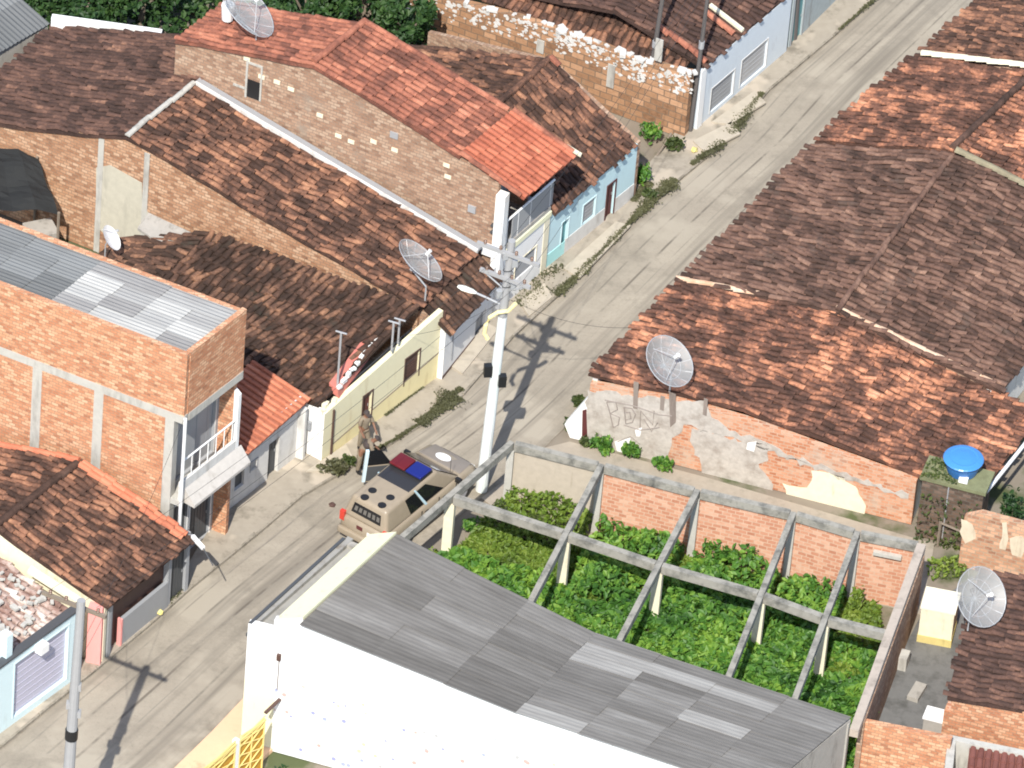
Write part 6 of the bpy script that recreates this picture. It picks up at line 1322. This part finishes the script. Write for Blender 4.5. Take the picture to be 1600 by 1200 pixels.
# ================================================================== PEOPLE
SKIN = paint('brown_skin', (.20, .10, .06), .6); UNI = paint('khaki_uniform', (.215, .175, .125), .85, var=.3); UNID = paint('dark_brown_vest', (.055, .042, .038), .8, var=.2); HAIR = paint('black_hair', (.012, .010, .010), .7); BOOT = BLACK
def skinned(name, verts, radii, edges, mat, parent, root=0, sub=1):
    off = WORLD[parent.name]; me = bpy.data.meshes.new(name); me.from_pydata([tuple(Vector(v) - off) for v in verts], edges, []); me.materials.append(mat)
    o = bpy.data.objects.new(name, me); COL.objects.link(o); o.parent = parent; WORLD[o.name] = off
    o.modifiers.new('Skin', 'SKIN')
    if not me.skin_vertices: me.skin_vertices.new() if hasattr(me.skin_vertices, 'new') else None
    sv = me.skin_vertices[0].data
    for i, r_ in enumerate(radii): sv[i].radius = (r_, r_); sv[i].use_root = (i == root); 
    m_ = o.modifiers.new('Subdivision', 'SUBSURF'); m_.levels = sub; m_.render_levels = sub + 1
    return o
def person(label, foot, face_deg, lean, arm, cap, h=1.64, vest=False):
    """lean: forward bend of the trunk in degrees; arm: (left reach, right reach) forward angle in degrees"""
    t = thing('person', label, 'person', foot, 'officers beside the patrol car'); fw = adir(face_deg); lf = Vector((-fw.y, fw.x, 0)); k = h / 1.75
    def q(f_, l_, z_): return foot + fw * (f_ * k) + lf * (l_ * k) + Z * (z_ * k)
    a = R(lean); hip = (0, 0, .93)
    def tr(f_, l_, z_):                     # point of the trunk, bent about the hips
        dz = z_ - .93; return q(f_ * math.cos(a) + dz * math.sin(a), l_, .93 + dz * math.cos(a) - f_ * math.sin(a))
    V_ = []; R_ = []; E_ = []
    def add(p, r, par=None): V_.append(p); R_.append(r * k); i = len(V_) - 1; E_.append((par, i)) if par is not None else None; return i
    pel = add(q(0, 0, .93), .135); wa_ = add(tr(0, 0, 1.12), .125, pel); ch = add(tr(.01, 0, 1.32), .145, wa_); nk0 = add(tr(0, 0, 1.46), .07, ch); nk = add(tr(.015, 0, 1.53), .052, nk0); hd = add(tr(.03, 0, 1.62), .088, nk); hd2 = add(tr(.02, 0, 1.70), .078, hd)
    legs = []; arms = []
    for s_ in (1, -1):
        h_ = add(q(0, .10 * s_, .86), .088, pel); kn = add(q(.03 + .05 * s_, .115 * s_, .48), .062, h_); an = add(q(-.01 + .06 * s_, .12 * s_, .09), .045, kn); toe = add(q(.15 + .06 * s_, .14 * s_, .035), .036, an); legs.append((h_, kn, an, toe))
        sh = add(tr(0, .19 * s_, 1.41), .062, nk0); A_ = R(arm[0] if s_ > 0 else arm[1]); B_ = A_ + R(35)
        el_p = tr(.27 * math.sin(A_), .25 * s_, 1.41 - .27 * math.cos(A_)); el = add(el_p, .045, sh)
        wp = tr(.27 * math.sin(A_) + .25 * math.sin(B_), .22 * s_, 1.41 - .27 * math.cos(A_) - .25 * math.cos(B_)); wr = add(wp, .03, el)
        dv = (wp - el_p).normalized(); pal = add(wp + dv * .06 * k, .034, wr)
        sd = dv.cross(fw if abs(dv.dot(fw)) < .9 else Z).normalized()
        for j, ln in enumerate((.07, .085, .08, .06)):
            f0 = wp + dv * .085 * k + sd * ((j - 1.5) * .02 * k); kk = add(f0, .0095, pal); k2_ = add(f0 + dv * ln * .5 * k, .009, kk); add(f0 + dv * ln * .8 * k + fw * .015, .0085, k2_)
        th = add(wp + dv * .03 * k + sd * -.035 * k, .011, pal); add(wp + dv * .06 * k + sd * -.06 * k, .0095, th); arms.append((sh, el, wr))
    body_ = skinned('body', V_, R_, E_, SKIN, t)
    # clothing follows the same joints
    ids = [pel, wa_, ch, nk0]; vs = [V_[i] for i in ids]; rs_ = [R_[pel] + .012, R_[wa_] + .016, R_[ch] + .016, R_[nk0] + .02]; es = [(0, 1), (1, 2), (2, 3)]
    for sh, el, wr in arms: b_ = len(vs); vs += [V_[sh], V_[sh].lerp(V_[el], .9)]; rs_ += [R_[sh] + .016, R_[el] + .02]; es += [(3, b_), (b_, b_ + 1)]
    skinned('shirt', vs, rs_, es, UNI, t)
    vs = [V_[pel] + Z * .04, V_[pel]]; rs_ = [R_[pel] + .008, R_[pel] + .018]; es = [(0, 1)]
    for h_, kn, an, toe in legs: b_ = len(vs); vs += [V_[h_], V_[kn], V_[an] + Z * .06]; rs_ += [R_[h_] + .018, R_[kn] + .02, R_[an] + .022]; es += [(1, b_), (b_, b_ + 1), (b_ + 1, b_ + 2)]
    skinned('trousers', vs, rs_, es, UNI, t)
    for h_, kn, an, toe in legs: skinned('boot', [V_[an] + Z * .12, V_[an], V_[toe]], [.062, .06, .05], [(0, 1), (1, 2)], BOOT, t)
    if vest: skinned('vest', [V_[wa_] - Z * .02, V_[ch], V_[nk0] - (V_[nk0] - V_[ch]) * .35], [.178, .20, .16], [(0, 1), (1, 2)], UNID, t)
    # face and hair
    c = V_[hd].lerp(V_[hd2], .45); up = (V_[hd2] - V_[nk]).normalized(); fd = (fw - up * fw.dot(up)).normalized(); sd = up.cross(fd)
    m_ = MB(); nr_, na = 5, 12
    rg_ = [[c - fd * .012 + up * (.098 * math.sin(e)) + (fd * math.cos(a_) + sd * math.sin(a_)) * (.104 * math.cos(e)) for a_ in [6.2832 * j / na for j in range(na)]] for e in [.12 + 1.4 * i / nr_ for i in range(nr_ + 1)]]
    ix = [[m_.pt(p) for p in r_] for r_ in rg_]
    for r1_, r2_ in zip(ix, ix[1:]):
        for j in range(na): m_.f.append([r1_[j], r1_[(j+1) % na], r2_[(j+1) % na], r2_[j]])
    m_.f.append(ix[-1])
    if cap:
        b0_ = [c + up * .02 + (fd * math.cos(a_) + sd * math.sin(a_)) * .10 for a_ in (-.9, -.4, 0, .4, .9)]; b1_ = [p + fd * .075 - up * .012 for p in b0_]; i0 = [m_.pt(p) for p in b0_]; i1 = [m_.pt(p) for p in b1_]
        for j in range(4): m_.f.append([i0[j], i1[j], i1[j+1], i0[j+1]])
    m_.build('cap' if cap else 'hair', UNID if cap else HAIR, t, smooth=True)
    m_ = MB(); m_.tube([c + fd * .085 - up * .0, c + fd * .108 - up * .03, c + fd * .088 - up * .036], [.006, .012, .006], 6); m_.build('nose', SKIN, body_)
    m_ = MB()
    for s_ in (-1, 1): m_.lathe(c + fd * .083 + sd * .033 * s_ + up * .004, [(.004, -.008), (.011, 0), (.004, .008)], 8)
    m_.build('eyes', HAIR, body_)
    m_ = MB(); m_.tube([c + fd * .083 - up * .062 + sd * s_ for s_ in (-.025, 0, .025)], .006, 5); m_.build('mouth', paint('lips', (.25, .09, .08), .5), body_)
    for s_ in (-1, 1): m_ = MB(); m_.tube([c + sd * .086 * s_ - up * .025, c + sd * .10 * s_ + up * .02 - fd * .012, c + sd * .088 * s_ + up * .03], [.008, .014, .008], 6); m_.build('ear', SKIN, body_)
    return t
person('person in khaki uniform and dark cap standing by the brown door of the yellow house', W(567, 703, .11), -55, 4, (25, 12), True, vest=False)
person('person with dark vest bending towards the open door of the patrol car', W(561, 737, .11), 5, 42, (55, 62), True, vest=True)

# ================================================================== WIRES
WIREM = paint('black_cable', (.035, .035, .035), .7)
def wire(label, a, b, sag, r=.006):
    m_ = MB(); m_.tube([a.lerp(b, k / 14) - Z * (sag * 4 * (k / 14) * (1 - k / 14)) for k in range(15)], r, 5, caps=False)
    tag(m_.build('overhead_wire', WIREM, None, a), label, 'wire', 'overhead wires along the street')
off_ = Vector((-cross_d.y, cross_d.x, 0)) * -.16; off2 = Vector((-cross_d.y, cross_d.x, 0)) * .2
e_m = [pp(8.6) + cross_d * k + off_ + Z * .16 for k in (-.62, .22, .62)]; e_p = [pq(9.9) + cross_d * k + off2 + Z * .16 for k in (-1.1, -.05, .4)]
e_u = [W(1113, -60, 7.0) + cross_d * k - Z * .3 for k in (-.15, 0, .15)]
for a, b, c, nm in zip(e_m, e_p, e_u, ('house side', 'middle', 'road side')):
    wire('thin overhead wire, the ' + nm + ' one between the two big utility poles', a, b, .45); wire('thin overhead wire, the ' + nm + ' one running up the street from the whitewashed pole', a, c, .5)
wire('service cable from the whitewashed pole to the white pillar of the balcony house', pp(7.9), at(pc, 3.9), .12)
wire('service cable from the whitewashed pole to the yellow house front', pp(7.6), W(640, 524, 2.75), .25)
wire('service cable from the whitewashed pole across the road to the graffiti house eave', pp(7.7), W(985, 512, 2.95), .35)
wire('service cable from the grey pole to the brown shop eave', pq(8.0), W(176, 930, 2.5), .2)
wire('service cable from the grey pole to the brick building corner', pq(8.4), at(c_up, 6.5), .35)
t = bpy.data.objects['utility_pole']
for z, s_, dx in ((8.1, .20, .0), (7.75, -.19, .02), (9.0, .16, 0), (9.25, -.15, 0)):
    m_ = MB(); m_.box(pp(z) + X_ * s_ - Vector((0, .08, 0)), .17, .16, .26, .3); m_.build('junction_box', GALV, t)
m_ = MB(); q0 = pp(8.6) + off_ - cross_d * .8; q1 = pp(7.95); m_.tube([q0 - Z * .06, q1], .025, 6); m_.build('brace', GALV, t)
m_ = MB(); q0 = pp(8.6) + off_ + cross_d * .8; m_.tube([q0 - Z * .06, q1], .025, 6); m_.build('brace', GALV, t)
m_ = MB(); m_.tube([pp(8.9) + X_ * (.16 * math.cos(a)) + Vector((0, -.16 * math.sin(a), 0)) - Z * (.05 * a) for a in [k * .5 for k in range(36)]], .012, 5); m_.build('cable_coil', WIREM, t)
